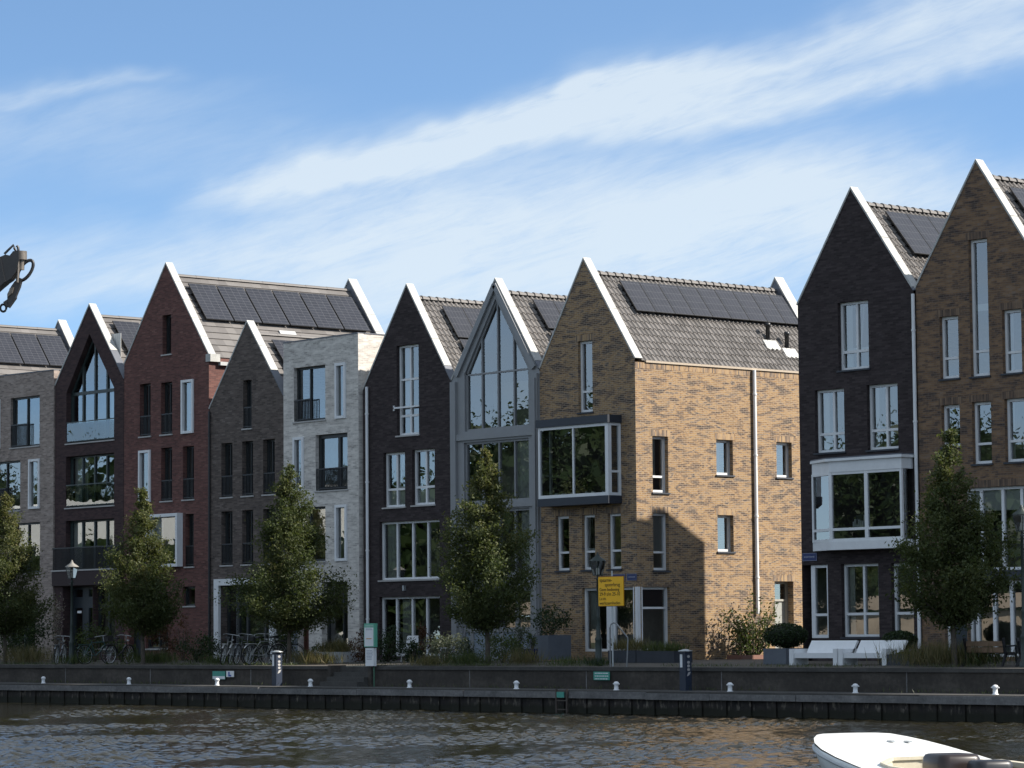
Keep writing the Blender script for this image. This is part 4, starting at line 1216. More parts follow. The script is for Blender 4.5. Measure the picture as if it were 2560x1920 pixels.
wood(14, -190, -140, -116, -104, 15, 18, 6500)
wood(16, -144, -100, -116, -104, 19, 22.5, 6500)
wood(22, -106, -30, -116, -104, 15, 18, 6000)
wood(46, -192, -108, -90, -86, 7.5, 10.5, 1100)
wood(22, -126, -25, -104, -98, 6, 11, 700)
na, nb_ = sum(map(len, cs)), sum(map(len, cin))
tag(leaves('far_trees', np.concatenate(cs + cin), np.concatenate([np.full(na, .42), np.full(nb_, 2.4)])[:, None], DKGRN, rg), 'dense belt of trees on the far bank, mirrored in the panes', 'trees', kind='stuff')

# ------------------------------------------------------------------ street trees
def make_tree(x, y, h, w, label, seed, zb=1.25, tint_up=0.0, dens=1.0):
    rng = np.random.default_rng(seed)
    g0 = gz(y)
    o = empty('hornbeam_tree', (x, y, g0), label, 'tree', 'young pyramidal trees on the quay')
    mb = MB()
    n = 9
    mb.tube([(x + .03 * math.sin(k * 1.3) + .012 * k * math.sin(seed * 2.1), y + .03 * math.cos(k * 1.7), g0 + h * .93 * k / n) for k in range(n + 1)], [.075 * (1 - .85 * k / n) + .008 for k in range(n + 1)], 8)
    P = []; T = []
    H = h - zb
    def prof(t):
        return w / 2 * (min(1, (t + .04) / .15) ** .7) * (1 - t) ** .98 * 1.12 + .04
    nb = int(190 * dens); ph, ph2 = rng.uniform(0, 6.3, 2)
    for i in range(nb):
        t = rng.uniform(0, 1) ** 1.15
        a = i * 2.399963 + rng.uniform(-.4, .4)
        L = prof(t) * rng.uniform(.58, 1.10) * (1 + .20 * math.sin(2 * a + ph) * math.sin(8 * t + ph2)) + (.30 * rng.random() if rng.random() < .18 else 0)
        zz = g0 + zb + t * H * .97
        rise = L * rng.uniform(.45, .95) + .08
        base = np.array([x, y, zz - rise * .6]); tip = np.array([x + math.cos(a) * L, y + math.sin(a) * L, min(zz + rise * .4, g0 + h)])
        base[2] = max(base[2], g0 + zb * .85)
        if i % 3 == 0:
            mid = (base + tip) / 2 + (0, 0, -.06 * L)
            mb.tube([base, mid, tip], [.02, .012, .004], 5, cap=False)
        k = max(10, int(165 * (L / 1.0) ** 1.1 + 26))
        s = rng.beta(2.2, 1.25, k)
        c = base + (tip - base) * s[:, None]
        spread = .055 + .11 * L * (1 - .45 * s)
        P.append(c + rng.normal(size=(k, 3)) * spread[:, None] * (1, 1, .8))
        br = rng.normal(0, .10)
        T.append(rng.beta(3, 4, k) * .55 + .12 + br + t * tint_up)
    # leader
    k = 70; P.append(np.stack([x + rng.normal(0, .04, k), y + rng.normal(0, .04, k), g0 + h - rng.uniform(0, .9, k)], 1)); T.append(rng.uniform(.3, .9, k))
    mb.build('trunk', BARK, o)
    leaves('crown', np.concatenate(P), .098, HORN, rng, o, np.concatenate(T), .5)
    return o
for (px, py, tip, w, yy, lab, sd, tu) in (
    (10, 1390, 1062, 3.7, -7.3, 'yellow green street tree cut by the left edge', 1, .30),
    (308, 1395, 1052, 3.3, -7.3, 'yellowing street tree in front of the red brick house', 2, .25),
    (624, 1395, 995, 4.1, -7.0, 'dense dark green street tree between the portal and the pale brick house', 3, .05),
    (1052, 1400, 960, 3.75, -7.3, 'golden topped street tree in front of the glass gable house', 4, .28),
    (2060, 1400, 925, 3.5, -7.0, 'dark shaded street tree by the right hand brown house', 5, .10)):
    x, z = at(px, py, yy); _, zt = at(px, tip, yy)
    make_tree(x, yy, zt - gz(yy), w, lab, sd, tint_up=tu)

# ------------------------------------------------------------------ mooring bollards, power pillars, signs on the quay
b0 = None
spots = [(-20.24, 'furthest left of the white bollards'), (-14.88, 'second from left of the white bollards, left of the first green plate'), (-9.76, 'white bollard under the left green and white plate'),
         (-4.73, 'white bollard beside the stone steps'), (.21, 'white bollard right of the tall signpost'), (5.13, 'white bollard left of the middle teal plate'), (9.39, 'white bollard right of the middle green plate'),
         (13.88, 'white bollard in the middle between the benches and the blue pillar'), (18.44, 'white bollard under the white benches, second from right'), (23.1, 'furthest right of the white bollards')]
spots[5] = (5.13, 'white bollard left of the ladder with the teal plate')
spots[7] = (13.88, 'white bollard right of the right hand blue pillar')
for x, lab in spots:
    lab = lab.replace('first green plate', 'left green plate')
    if b0 is None:
        b0 = empty('mooring_bollard', (x, -9.95, -.70), None, 'bollard', 'white mooring bollards on the lower ledge')
        mb = MB(); mb.lathe([(.085, 0), (.085, .015), (.062, .025), (.060, .14), (.078, .17), (.08, .20), (.05, .235), (.015, .245)], (x, -9.95, -.70), 14); mb.build('post', WHITE, b0)
        mb = MB(); mb.tube([(x - .125, -9.95, -.525), (x + .125, -9.95, -.525)], .016, 8); mb.build('cross_pin', WHITE, b0)
        o = b0
    else:
        o = copy_tree(b0); o.location = (x, -9.95, -.70)
    o['label'] = lab

def pillar(x, lab):
    o = empty('power_pillar', (x, -9.6, -.70), lab, 'power pillar', 'blue mooring power pillars')
    mb = MB(); w = .118
    mb.box(x - w, x + w, -9.6 - w, -9.6 + w, -.70, .36); mb.build('body', plain('dark blue pillar paint', (.022, .032, .055), .4, .08, 3), o)
    mb = MB(); mb.lathe([(.11, .362), (.20, .375), (.20, .40), (.06, .44), (.01, .445)], (x, -9.6, 0), 16); mb.build('cap', STEEL, o)
    mb = MB(); mb.box(x - .09, x + .0, -9.6 - w - .006, -9.6 - w, -.06, .30); mb.build('label_plate', WHITE, o)
    for i, z in enumerate((.24, .08, -.02, -.12)):
        mb = MB(); c = Vector((x + w + .003, -9.6, z)); mb.poly([c + Vector((0, .055 * math.cos(k * .785), .042 * math.sin(k * .785))) for k in range(8)])
        mb.build('round_sticker', SILL, o)
    mb = MB(); mb.poly([(x + w + .003, -9.67, -.31), (x + w + .003, -9.62, -.20), (x + w + .003, -9.52, -.18), (x + w + .003, -9.57, -.27)])
    mb.build('arrow_sticker', SILL, o)
    return o
pillar(-6.95, 'blue mooring power pillar left of the stone steps')
pillar(11.82, 'blue mooring power pillar in front of the sunlit brick wall')

TEAL = plain('teal sign enamel', (.06, .30, .24), .4, .08, 6)
def wall_plate(name, x0, x1, z0, z1, y, lab, rows, split=0.0, base=TEAL):
    o = empty(name, ((x0 + x1) / 2, y, z0), lab, 'sign')
    mb = MB(); mb.box(x0, x1, y - .022, y - .003, z0, z1); mb.build('plate', base, o)
    if split:
        mb = MB(); mb.box(x0 + .01, x1 - .01, y - .026, y - .0225, z0 + .01, z0 + (z1 - z0) * split); mb.build('white_strip', WHITE, o)
    if rows:
        mb = MB(); rr = random.Random(int(abs(x0) * 100))
        for i in range(rows):
            z = z1 - (z1 - z0) * (1 - split) * (i + .55) / rows; xx = x0 + .06
            while xx < x1 - .10:
                w = rr.uniform(.03, .09); mb.box(xx, min(xx + w, x1 - .05), y - .026, y - .0225, z - .016, z + .012); xx += w + rr.uniform(.015, .03)
        mb.build('lettering', WHITE, o)
    return o
wall_plate('mooring_sign', -11.24, -10.53, -.52, -.25, -9.05, 'green and white plate on the quay wall above a bollard', 0, .38)
o = wall_plate('mooring_sign', -10.46, -10.04, -.44, -.24, -9.05, 'small white plate with blue mark beside the green and white plate', 0, 0, WHITE)
mb = MB(); mb.box(-10.34, -10.27, -9.078, -9.0735, -.42, -.27); mb.box(-10.27, -10.18, -9.078, -9.0735, -.42, -.37); mb.build('blue_mark', plain('blue mark', (.03, .08, .35), .5, .05), o)
wall_plate('mooring_sign', 7.50, 8.17, -.44, -.20, -9.05, 'green plate with white lettering on the quay wall below the yellow board', 3)
o = empty('quay_ladder', (8.12, -10.88, -1.35), 'steel ladder with a small teal plate, at the ledge below the yellow board', 'ladder')
mb = MB()
for xx in (7.9, 8.34): mb.box(xx, xx + .045, -10.92, -10.87, -1.7, -.66)
for k in range(4): mb.box(7.946, 8.339, -10.91, -10.88, -1.5 + k * .25, -1.47 + k * .25)
mb.build('rail', plain('rusty steel', (.07, .055, .045), .7, .25, 8), o)
mb = MB(); mb.box(7.98, 8.28, -10.945, -10.925, -.90, -.74); mb.build('plate', TEAL, o)

# ------------------------------------------------------------------ lettering
def text_mesh(body, size, name, mat, parent, loc, rot, align='LEFT'):
    cu_ = bpy.data.curves.new('lettering', 'FONT'); cu_.body = body; cu_.size = size; cu_.align_x = align; cu_.extrude = .002
    to = bpy.data.objects.new('lettering', cu_); COL.objects.link(to)
    bpy.context.view_layer.update()
    me = bpy.data.meshes.new_from_object(to.evaluated_get(bpy.context.evaluated_depsgraph_get()))
    bpy.data.objects.remove(to); bpy.data.curves.remove(cu_)
    me.materials.clear(); me.materials.append(mat)
    o = bpy.data.objects.new(name, me); COL.objects.link(o)
    o.parent = parent; o.location = Vector(loc) - root_loc(parent); o.rotation_euler = rot
    return o
YEL = plain('yellow sign sheet', (.93, .50, .012), .45, .05, 2)
BLK = plain('black lettering', (.05, .025, .005), .6, .05)
sx, sy = 7.02, -7.85
o = empty('notice_board', (sx, sy, gz(sy)), 'yellow text board on a thin post in front of the mixed brick house', 'sign')
mb = MB(); mb.tube([(sx, sy, gz(sy)), (sx, sy, 2.72)], .025, 8); mb.build('post', STEEL, o)
mb = MB(); mb.box(6.48, 7.54, sy - .05, sy - .028, 1.70, 2.54); mb.build('panel', YEL, o)
mb = MB(); mb.box(6.46, 7.56, sy - .027, sy - .020, 1.68, 2.56); mb.build('rim', plain('dark amber rim', (.30, .14, .01), .5, .08), o)
for t, x_, z_, s_ in (('spaarne-', 6.54, 2.40, .155), ('spoorbrug', 6.76, 2.265, .155), ('Geen bediening', 6.53, 2.13, .135), ('29-9 t/m 25-10', 6.53, 1.995, .145), ('i.v.m.', 6.53, 1.865, .145), ('werkzaamheden', 6.53, 1.735, .135)):
    text_mesh(t, s_, 'lettering', BLK, o, (x_, sy - .053, z_), (math.pi / 2, 0, 0))

BLUE = plain('blue enamel', (.03, .045, .14), .4, .05)
def street_sign(x0, x1, z0, z1, lab):
    o = empty('street_sign', ((x0 + x1) / 2, -.03, z0), lab, 'street sign', 'blue street name plates')
    mb = MB(); mb.box(x0, x1, -.028, -.006, z0, z1); mb.build('plate', BLUE, o)
    mb = MB(); e = .012
    for q in ((x0, x1, z0, z0 + e), (x0, x1, z1 - e, z1), (x0, x0 + e, z0 + e, z1 - e), (x1 - e, x1, z0 + e, z1 - e)): mb.box(q[0], q[1], -.031, -.0285, q[2], q[3])
    rr = random.Random(int(x0 * 50)); xx = x0 + .07
    while xx < x1 - .09:
        w = rr.uniform(.02, .04); mb.box(xx, xx + w, -.031, -.0285, (z0 + z1) / 2 - .02, (z0 + z1) / 2 + .025); xx += w + .014
    mb.build('lettering', plain('faded sign white', (.25, .27, .36), .6, .05), o)
street_sign(-1.30, -.72, 2.62, 2.84, 'blue street name plate left of the corner on the mixed brick house')
street_sign(-.62, -.17, 2.62, 2.84, 'blue street name plate nearest the corner of the mixed brick house')
street_sign(7.28, 7.88, 3.07, 3.31, 'blue street name plate on the black house under the bay')

# tall sign with green casing beside the steps
TX, TY = -2.61, -9.15
o = empty('information_sign', (TX, TY, -.70), 'green cased sign with white panels on a post beside the stone steps', 'sign')
GRN = plain('mint green casing', (.13, .42, .30), .4, .06, 3)
mb = MB(); mb.tube([(TX + .1, TY, -.70), (TX + .1, TY, .0)], .02, 8); mb.build('post', plain('green post', (.06, .16, .10), .5, .08), o)
mb = MB(); mb.box(TX - .27, TX + .25, TY - .10, TY + .02, .53, 1.27); mb.build('casing', GRN, o)
mb = MB(); mb.box(TX - .24, TX + .20, TY - .106, TY - .101, .56, 1.14); mb.build('upper_panel', WHITE, o)
mb = MB(); mb.box(TX - .22, TX + .19, TY - .09, TY + .03, -.06, .50); mb.build('lower_panel', WHITE, o)
mb = MB(); mb.box(TX - .23, TX + .20, TY - .08, TY + .02, .501, .529); mb.build('joint', DARKF, o)
mb = MB(); rr = random.Random(5)
for z in [1.10, 1.07] + [.42 - i * .045 for i in range(7)]:
    xx = TX - .16
    while xx < TX + .10:
        w = rr.uniform(.02, .07); mb.box(xx, xx + w, TY - .1095, TY - .1065, z - .006, z + .006) if z > .5 else mb.box(xx, xx + w, TY - .0945, TY - .0905, z - .007, z + .007); xx += w + .015
mb.build('lettering', plain('grey print', (.20, .24, .33), .6, .05), o)
mb = MB(); mb.box(TX - .15, TX + .12, TY - .1095, TY - .1065, .78, .81); mb.build('orange_line', plain('orange print', (.55, .32, .12), .6, .1), o)
mb = MB(); mb.box(TX - .2, TX + .2, TY - .106, TY - .101, 1.17, 1.22); mb.build('header', plain('pale header', (.30, .50, .42), .5, .05), o)

# ------------------------------------------------------------------ street lamps
LAMPG = plain('dark green lamp paint', (.018, .03, .026), .45, .12, 4)
def lamp(x, y, ztop, lab, roofm=None):
    g0 = gz(y)
    o = empty('street_lamp', (x, y, g0), lab, 'street lamp', 'lantern lamps on the quay')
    zt = ztop - g0
    mb = MB(); mb.lathe([(.14, 0), (.14, .12), (.10, .16), (.095, .75), (.11, .80), (.07, .86), (.055, 1.4), (.065, 1.43), (.05, 1.47), (.04, zt - .80), (.06, zt - .78), (.035, zt - .74), (.03, zt - .66)], (x, y, g0), 14)
    mb.tube([(x - .18, y, g0 + zt - .86), (x + .18, y, g0 + zt - .86)], .015, 6); mb.build('post', LAMPG, o)
    mb = MB(); z0, z1 = g0 + zt - .64, g0 + zt - .24
    mb.box(x - .11, x + .11, y - .11, y + .11, z0 - .03, z0)
    for a, b in ((-1, -1), (1, -1), (1, 1), (-1, 1)): mb.bar((x + a * .10, y + b * .10, z0), (x + a * .165, y + b * .165, z1), .018, .018)
    mb.build('lantern_frame', LAMPG, o)
    mb = MB()
    cs_ = [(-1, -1), (1, -1), (1, 1), (-1, 1)]
    for i in range(4):
        (a, b), (c, d) = cs_[i], cs_[(i + 1) % 4]
        mb.poly([(x + a * .098, y + b * .098, z0), (x + c * .098, y + d * .098, z0), (x + c * .162, y + d * .162, z1), (x + a * .162, y + b * .162, z1)])
    mb.build('lantern_glass', LGLASS, o)
    mb = MB(); mb.lathe([(.05, z0 + .0), (.05, z0 + .16), (.03, z0 + .20)], (x, y, 0), 10); mb.build('bulb', BLIND, o)
    mb = MB(); pr = [(.255, z1), (.245, z1 + .02), (.06, z1 + .15), (.055, z1 + .19), (.025, z1 + .20), (.03, z1 + .235), (.005, z1 + .26)]
    mb.lathe([(r * 1.0, z) for r, z in pr], (x, y, 0), 4 if False else 12); mb.build('lantern_roof', roofm or LAMPG, o)
lamp(-22.2, -7.5, 3.72, 'lantern street lamp on the left, its lantern catching the sun', plain('sunlit lamp roof tint', (.22, .21, .19), .5, .1))  # paler roof colour paints in the sunlight on this lantern
lamp(6.03, -7.5, 3.27, 'lantern street lamp beside the yellow board')
lamp(22.05, -7.5, 4.08, 'lantern street lamp cut by the right edge')

# steel boarding hoop beside the yellow board
o = empty('handrail', (8.05, -8.5, GZ1), 'bent steel handrail by the quay edge, right of the yellow board', 'handrail')
mb = MB(); mb.tube([(7.55, -8.45, GZ1), (7.55, -8.45, 1.05), (7.60, -8.45, 1.16), (7.72, -8.45, 1.20), (7.86, -8.45, 1.15), (8.0, -8.45, 1.02), (8.28, -8.45, .78), (8.30, -8.45, .72), (8.24, -8.45, GZ1)], .020, 8); mb.build('tube', plain('dull steel', (.20, .21, .215), .5, .15), o)

# ------------------------------------------------------------------ benches
def white_bench(x0, x1, y, lab):
    g0 = gz(y)
    o = empty('white_bench', ((x0 + x1) / 2, y, g0), lab, 'bench', 'white benches')
    d = .62
    for a in (x0, x1 - .16):
        mb = MB(); mb.box(a, a + .16, y, y + d, g0, g0 + .46); mb.build('arm', WHITE, o)
    mb = MB(); mb.box(x0 + .161, x1 - .161, y + .05, y + d - .02, g0 + .20, g0 + .34); mb.build('seat', WHITE, o)
    mb = MB(); mb.prism([Vector((x0 + .30, y + .40, g0 + .342)), Vector((x0 + .30, y + .46, g0 + .342)), Vector((x0 + .30, y + .70, g0 + .66)), Vector((x0 + .30, y + .62, g0 + .69))], (x1 - x0 - .10, 0, 0)); mb.build('backrest', WHITE, o)
white_bench(12.24, 14.08, -5.9, 'left of the two white benches, next to the clipped box bush')
white_bench(14.12, 15.90, -5.9, 'right of the two white benches')
WOOD = plain('weathered bench wood', (.20, .125, .075), .7, .2, 7)
def park_bench(x, y, rz, lab, wood):
    o = empty('park_bench', (x, y, gz(y)), lab, 'bench', 'dark framed park benches', rz)
    for k in range(2):
        mb = MB(); mb.box(-.62, .62, .18 + k * .02, .22 + k * .02, .36 + k * .16, .50 + k * .16); mb.build('back_plank', wood, o, True)
    mb = MB()
    for k in range(3): mb.box(-.62, .62, -.25 + k * .13, -.14 + k * .13, .34, .375)
    mb.build('seat', plain('dark seat wood', (.045, .035, .03), .7, .15), o, True)
    for s_ in (-.66, .66):
        mb = MB(); mb.bar((s_, .17, .30), (s_, .27, .74), .05, .07); mb.bar((s_, -.26, .32), (s_, .20, .32), .05, .06); mb.bar((s_, -.22, .32), (s_, -.32, 0), .05, .06); mb.bar((s_, .16, .32), (s_, .32, 0), .05, .06); mb.bar((s_, -.26, .54), (s_, .22, .52), .05, .04); mb.bar((s_, -.26, .34), (s_, -.26, .54), .05, .04)
        mb.build('end_frame', RAILM, o, True)
    return o
park_bench(20.0, -6.4, math.pi, 'park bench with a warm wooden back near the right edge', WOOD)
park_bench(21.9, -6.6, math.pi * .94, 'dark park bench cut by the right edge', plain('black bench wood', (.02, .02, .024), .6, .1))

# ------------------------------------------------------------------ bicycles
def bicycle(x, y, rz, lab, paint, lean=.06, basket=False):
    o = empty('bicycle', (x, y, gz(y)), lab, 'bicycle', 'parked bicycles', rz)
    o.rotation_euler = (lean, 0, rz)
    tyre = plain('tyre rubber', (.015, .015, .016), .8, .1)
    for s_ in (-.53, .53):
        mb = MB(); mb.ring((s_, 0, .34), (0, 1, 0), .32, .012, 26, 6)
        for k in range(14):
            t = 2 * math.pi * k / 14; mb.bar((s_, 0, .34), (s_ + .315 * math.cos(t), 0, .34 + .315 * math.sin(t)), .006, .006)
        mb.tube([(s_, -.04, .34), (s_, .04, .34)], .022, 8)
        w = mb.build('wheel', STEEL, o, True)
        mb = MB(); mb.ring((s_, 0, .34), (0, 1, 0), .336, .020, 26, 6); mb.build('tyre', tyre, w, True)
        mb = MB(); n = 9
        for k in range(n):
            t0, t1 = math.pi * (.05 + .75 * k / n), math.pi * (.05 + .75 * (k + 1) / n)
            q = lambda t, yy: (s_ + .385 * math.cos(t), yy, .34 + .385 * math.sin(t)); mb.poly([q(t0, -.03), q(t1, -.03), q(t1, .03), q(t0, .03)], smooth=True)
        mb.build('mudguard', paint, o, True)
    mb = MB(); bb = (-.06, 0, .30); seat = (-.20, 0, .78); head = (.36, 0, .80); hb = (.40, 0, .62)
    for p, q, r in ((bb, seat, .016), (bb, hb, .019), (seat, head, .017), (bb, (-.53, .05, .34), .011), (bb, (-.53, -.05, .34), .011), (seat, (-.53, .04, .34), .010), (seat, (-.53, -.04, .34), .010), (head, hb, .02), (hb, (.53, .05, .34), .012), (hb, (.53, -.05, .34), .012), (seat, (-.22, 0, .90), .013)):
        mb.tube([p, q], r, 6)
    mb.box(-.78, -.34, -.06, .06, .70, .715); mb.tube([(-.70, .04, .70), (-.53, .06, .34)], .007, 5); mb.tube([(-.70, -.04, .70), (-.53, -.06, .34)], .007, 5)
    mb.build('frame', paint, o, True)
    mb = MB(); mb.tube([head, (.33, 0, 1.0), (.36, 0, 1.03)], .013, 6); mb.tube([(.16, -.29, 1.0), (.32, -.24, 1.03), (.37, 0, 1.03), (.32, .24, 1.03), (.16, .29, 1.0)], .012, 6); mb.build('handlebar', STEEL, o, True)
    mb = MB(); mb.prism([Vector((-.36, -.09, .90)), Vector((-.36, .09, .90)), Vector((-.20, .06, .91)), Vector((-.06, .02, .90)), Vector((-.06, -.02, .90)), Vector((-.20, -.06, .91))], (0, 0, .05)); mb.build('saddle', RAILM, o, True)
    mb = MB(); mb.lathe([(.02, 0), (.045, .03), (.045, .05)], (.47, 0, .82), 8); mb.build('headlight', WHITE, o, True)
    if basket:
        mb = MB(); mb.box(.40, .66, -.18, .18, .82, .84)
        for a in (.40, .65): mb.box(a, a + .012, -.18, .18, .84, 1.02)
        for b in (-.18, .17): mb.box(.412, .648, b, b + .012, .84, 1.02)
        mb.build('basket', plain('crate black', (.02, .02, .02), .6, .1), o, True)
    return o
PB = [plain('black bike paint', (.018, .018, .02), .35, .1), plain('grey bike paint', (.16, .17, .18), .35, .1), plain('teal bike paint', (.03, .09, .09), .35, .1), plain('white bike paint', (.45, .45, .43), .4, .1)]
HD = math.pi / 2 + .55
for x, y, rz, lab, c, ln, bk in ((-23.0, -7.5, HD + .2, 'grey wheeled bicycle, leftmost by the lamp post', 1, .05, False), (-21.6, -6.8, HD - .5, 'teal bicycle right of the lamp post', 2, -.08, True), (-20.5, -6.6, HD - .2, 'black bicycle with a white mark, right of the teal one', 0, .1, False),
    (-13.35, -7.0, HD + .15, 'pale framed bicycle, leftmost before the white portal', 3, .16, False), (-12.6, -6.9, HD + .05, 'grey bicycle leaning among those before the portal, second from left', 1, .14, True), (-11.95, -6.7, HD - .3, 'black bicycle, third before the white portal', 0, .05, False),
    (-11.3, -6.9, HD - .6, 'white bicycle lying low between the black ones', 3, .12, False), (-10.7, -6.6, HD - .75, 'black bicycle left of the blue power pillar', 0, -.1, False)):
    bicycle(x, y, rz, lab, PB[c], ln, bk)

# ------------------------------------------------------------------ gardens
def bush(px, py, y, rx, rz_, lab, mat, n=1400, size=.10, seed=0, name='shrub', cat='shrub', up=.3, ry=None, holes_=0.35, group=None):
    x, z = at(px, py, y)
    rng = np.random.default_rng(seed + int(px))
    g0 = gz(y)
    o = empty(name, (x, y, g0), lab, cat, group)
    ry = ry or rx * .8
    k = max(5, int(n / 70)); C = rng.normal(size=(k, 3)); C /= np.linalg.norm(C, axis=1)[:, None]; C *= rng.uniform(.35, 1.0, (k, 1))
    P = (C[rng.integers(0, k, n)] + rng.normal(size=(n, 3)) * .20) * (rx, ry, rz_) + (x, y, g0 + rz_ * .95)
    P = P[P[:, 2] > g0 + .02]
    mb = MB()
    for i in range(7):
        a = i * 2.4; mb.tube([(x + .03 * math.cos(a), y + .03 * math.sin(a), g0), (x + rx * .45 * math.cos(a), y + ry * .45 * math.sin(a), g0 + rz_ * 1.2)], [.018, .006], 5)
    mb.build('stem', BARK, o)
    leaves('foliage', P, size, mat, rng, o, None, up)
    return o
def tuft(px, py, y, rx, h, lab, mat, n=500, seed=0, w=.018, lean=.35, name='ornamental_grass', cat='grass clump', ry=None):
    x, z = at(px, py, y); rng = np.random.default_rng(seed + int(px))
    g0 = gz(y); o = empty(name, (x, y, g0), lab, cat)
    B_ = rng.normal(size=(n, 3)) * (rx * .45, (ry or rx * .6) * .45, 0) + (x, y, g0)
    blades('blades', B_, h, w, lean, mat, rng, o)
    return o
bush(62, 1330, -4.2, 1.25, 1.1, 'large dark bush behind the leftmost tree', DKGRN, 2200, .12)
bush(120, 1300, -1.0, .55, 1.35, 'pale flowering climber on the pier of the tan brick house', FLOWER, 900, .10, name='climbing_plant', cat='climber')
bush(205, 1360, -3.4, .95, .8, 'round grey green bush behind the left bicycles', MIDGRN, 1500, .10)
bush(262, 1390, -4.0, .55, .45, 'small bright green bush right of the left bicycles', MIDGRN, 800, .09)
bush(352, 1350, -3.6, .75, 1.0, 'reddish brown shrub in front of the red brick house', REDLF, 1300, .10)
bush(432, 1385, -4.2, 1.05, .55, 'low dark green shrub left of the white portal', DKGRN, 1900, .09)
bush(395, 1330, -2.0, .6, 1.0, 'loose brown green shrub under the small window of the red house', REDLF, 700, .09, seed=3)
bush(548, 1370, -3.0, .65, .55, 'leafy bush in front of the portal glazing', MIDGRN, 1000, .10)
bush(615, 1340, -4.6, .6, .95, 'bushy growth around the foot of the dense street tree', DKGRN, 1300, .10)
bush(672, 1408, -4.0, .8, .32, 'low green planting left of the pale planter', MIDGRN, 900, .09)
bush(787, 1390, -3.8, .65, .50, 'feathery reddish shrub beside the downpipe of the black house', REDLF, 900, .09)
bush(838, 1380, -3.4, .75, .60, 'dark shrub behind the tall sign', DKGRN, 1300, .09)
bush(890, 1398, -3.4, .40, .42, 'dark green pot plant in front of the glazed doors', DKGRN, 700, .09)
bush(914, 1375, -2.4, .35, .62, 'rust red plant before the glazed doors', REDLF, 500, .09)
bush(962, 1398, -4.4, .95, .48, 'grey green lavender mound below the glass house', GREYLF, 1500, .09, up=.8)
bush(1085, 1392, -4.2, 1.0, .50, 'wild brown green planting under the golden topped tree', MIDGRN, 1700, .08)
bush(1120, 1370, -3.2, .5, .75, 'grey leaved shrub by the steel column', GREYLF, 700, .09)
bush(1012, 1393, -3.2, .42, .38, 'small dark bush by the glass house door', DKGRN, 600, .09)
for px, y, rx, h, lab, mt_, n in ((60, -6.8, 1.6, .75, 'straw coloured grasses at the left quay edge', STRAW, 900), (165, -7.4, .9, .45, 'short dark grasses around the left bicycles', MIDGRN, 500), (330, -6.4, 1.3, .55, 'rough grass at the foot of the yellowing tree', MIDGRN, 900), (470, -6.6, .8, .4, 'grass tufts left of the portal bicycles', MIDGRN, 400),
    (680, -6.6, 1.3, .55, 'long grass behind the blue pillar', STRAW, 800), (925, -8.3, .85, .40, 'sunlit grass tuft at the quay edge right of the tall sign', STRAW, 420), (1010, -7.5, 1.2, .5, 'grass along the quay below the glass house', MIDGRN, 700), (1130, -6.6, .8, .6, 'yellowing grass clump left of the blue pot', STRAW, 500),
    (1225, -7.5, .9, .35, 'thin weeds at the quay edge below the grey planter', MIDGRN, 260), (1292, -7.6, .6, .32, 'weeds around the foot of the middle lamp', DKGRN, 350), (2030, -6.6, 1.5, .75, 'tall grass around the foot of the right hand tree', STRAW, 1300), (2110, -6.3, 1.0, .65, 'grass in front of the wooden bench', MIDGRN, 700)):
    tuft(px, 1432, y, rx, h, lab, mt_, n)
# thin ground weeds on the quay edge and ledge
rng = np.random.default_rng(77)
n = 5200
X = rng.uniform(-40, 24, n); keep = np.sin(X * 1.3) + np.sin(X * .47 + 1) + rng.normal(0, .6, n) > -.2
X = X[keep]; Y = -8.55 - rng.exponential(.22, len(X)) * -1
B_ = np.stack([X, Y, np.array([gz(v) for v in Y])], 1)
X2 = rng.uniform(-40, 24, 1500); B2 = np.stack([X2, np.maximum(-10.7, -9.08 - rng.exponential(.28, 1500)), np.full(1500, -.70)], 1)
B2 = B2[(np.sin(X2 * .9 + 2) + np.sin(X2 * .31) + rng.normal(0, .5, 1500)) > -.3]
tag(blades('edge_weeds', np.concatenate([B_, B2]), .16, .014, .5, MIDGRN, rng), 'thin weeds and grass growing along the quay edge', 'weeds', kind='stuff')

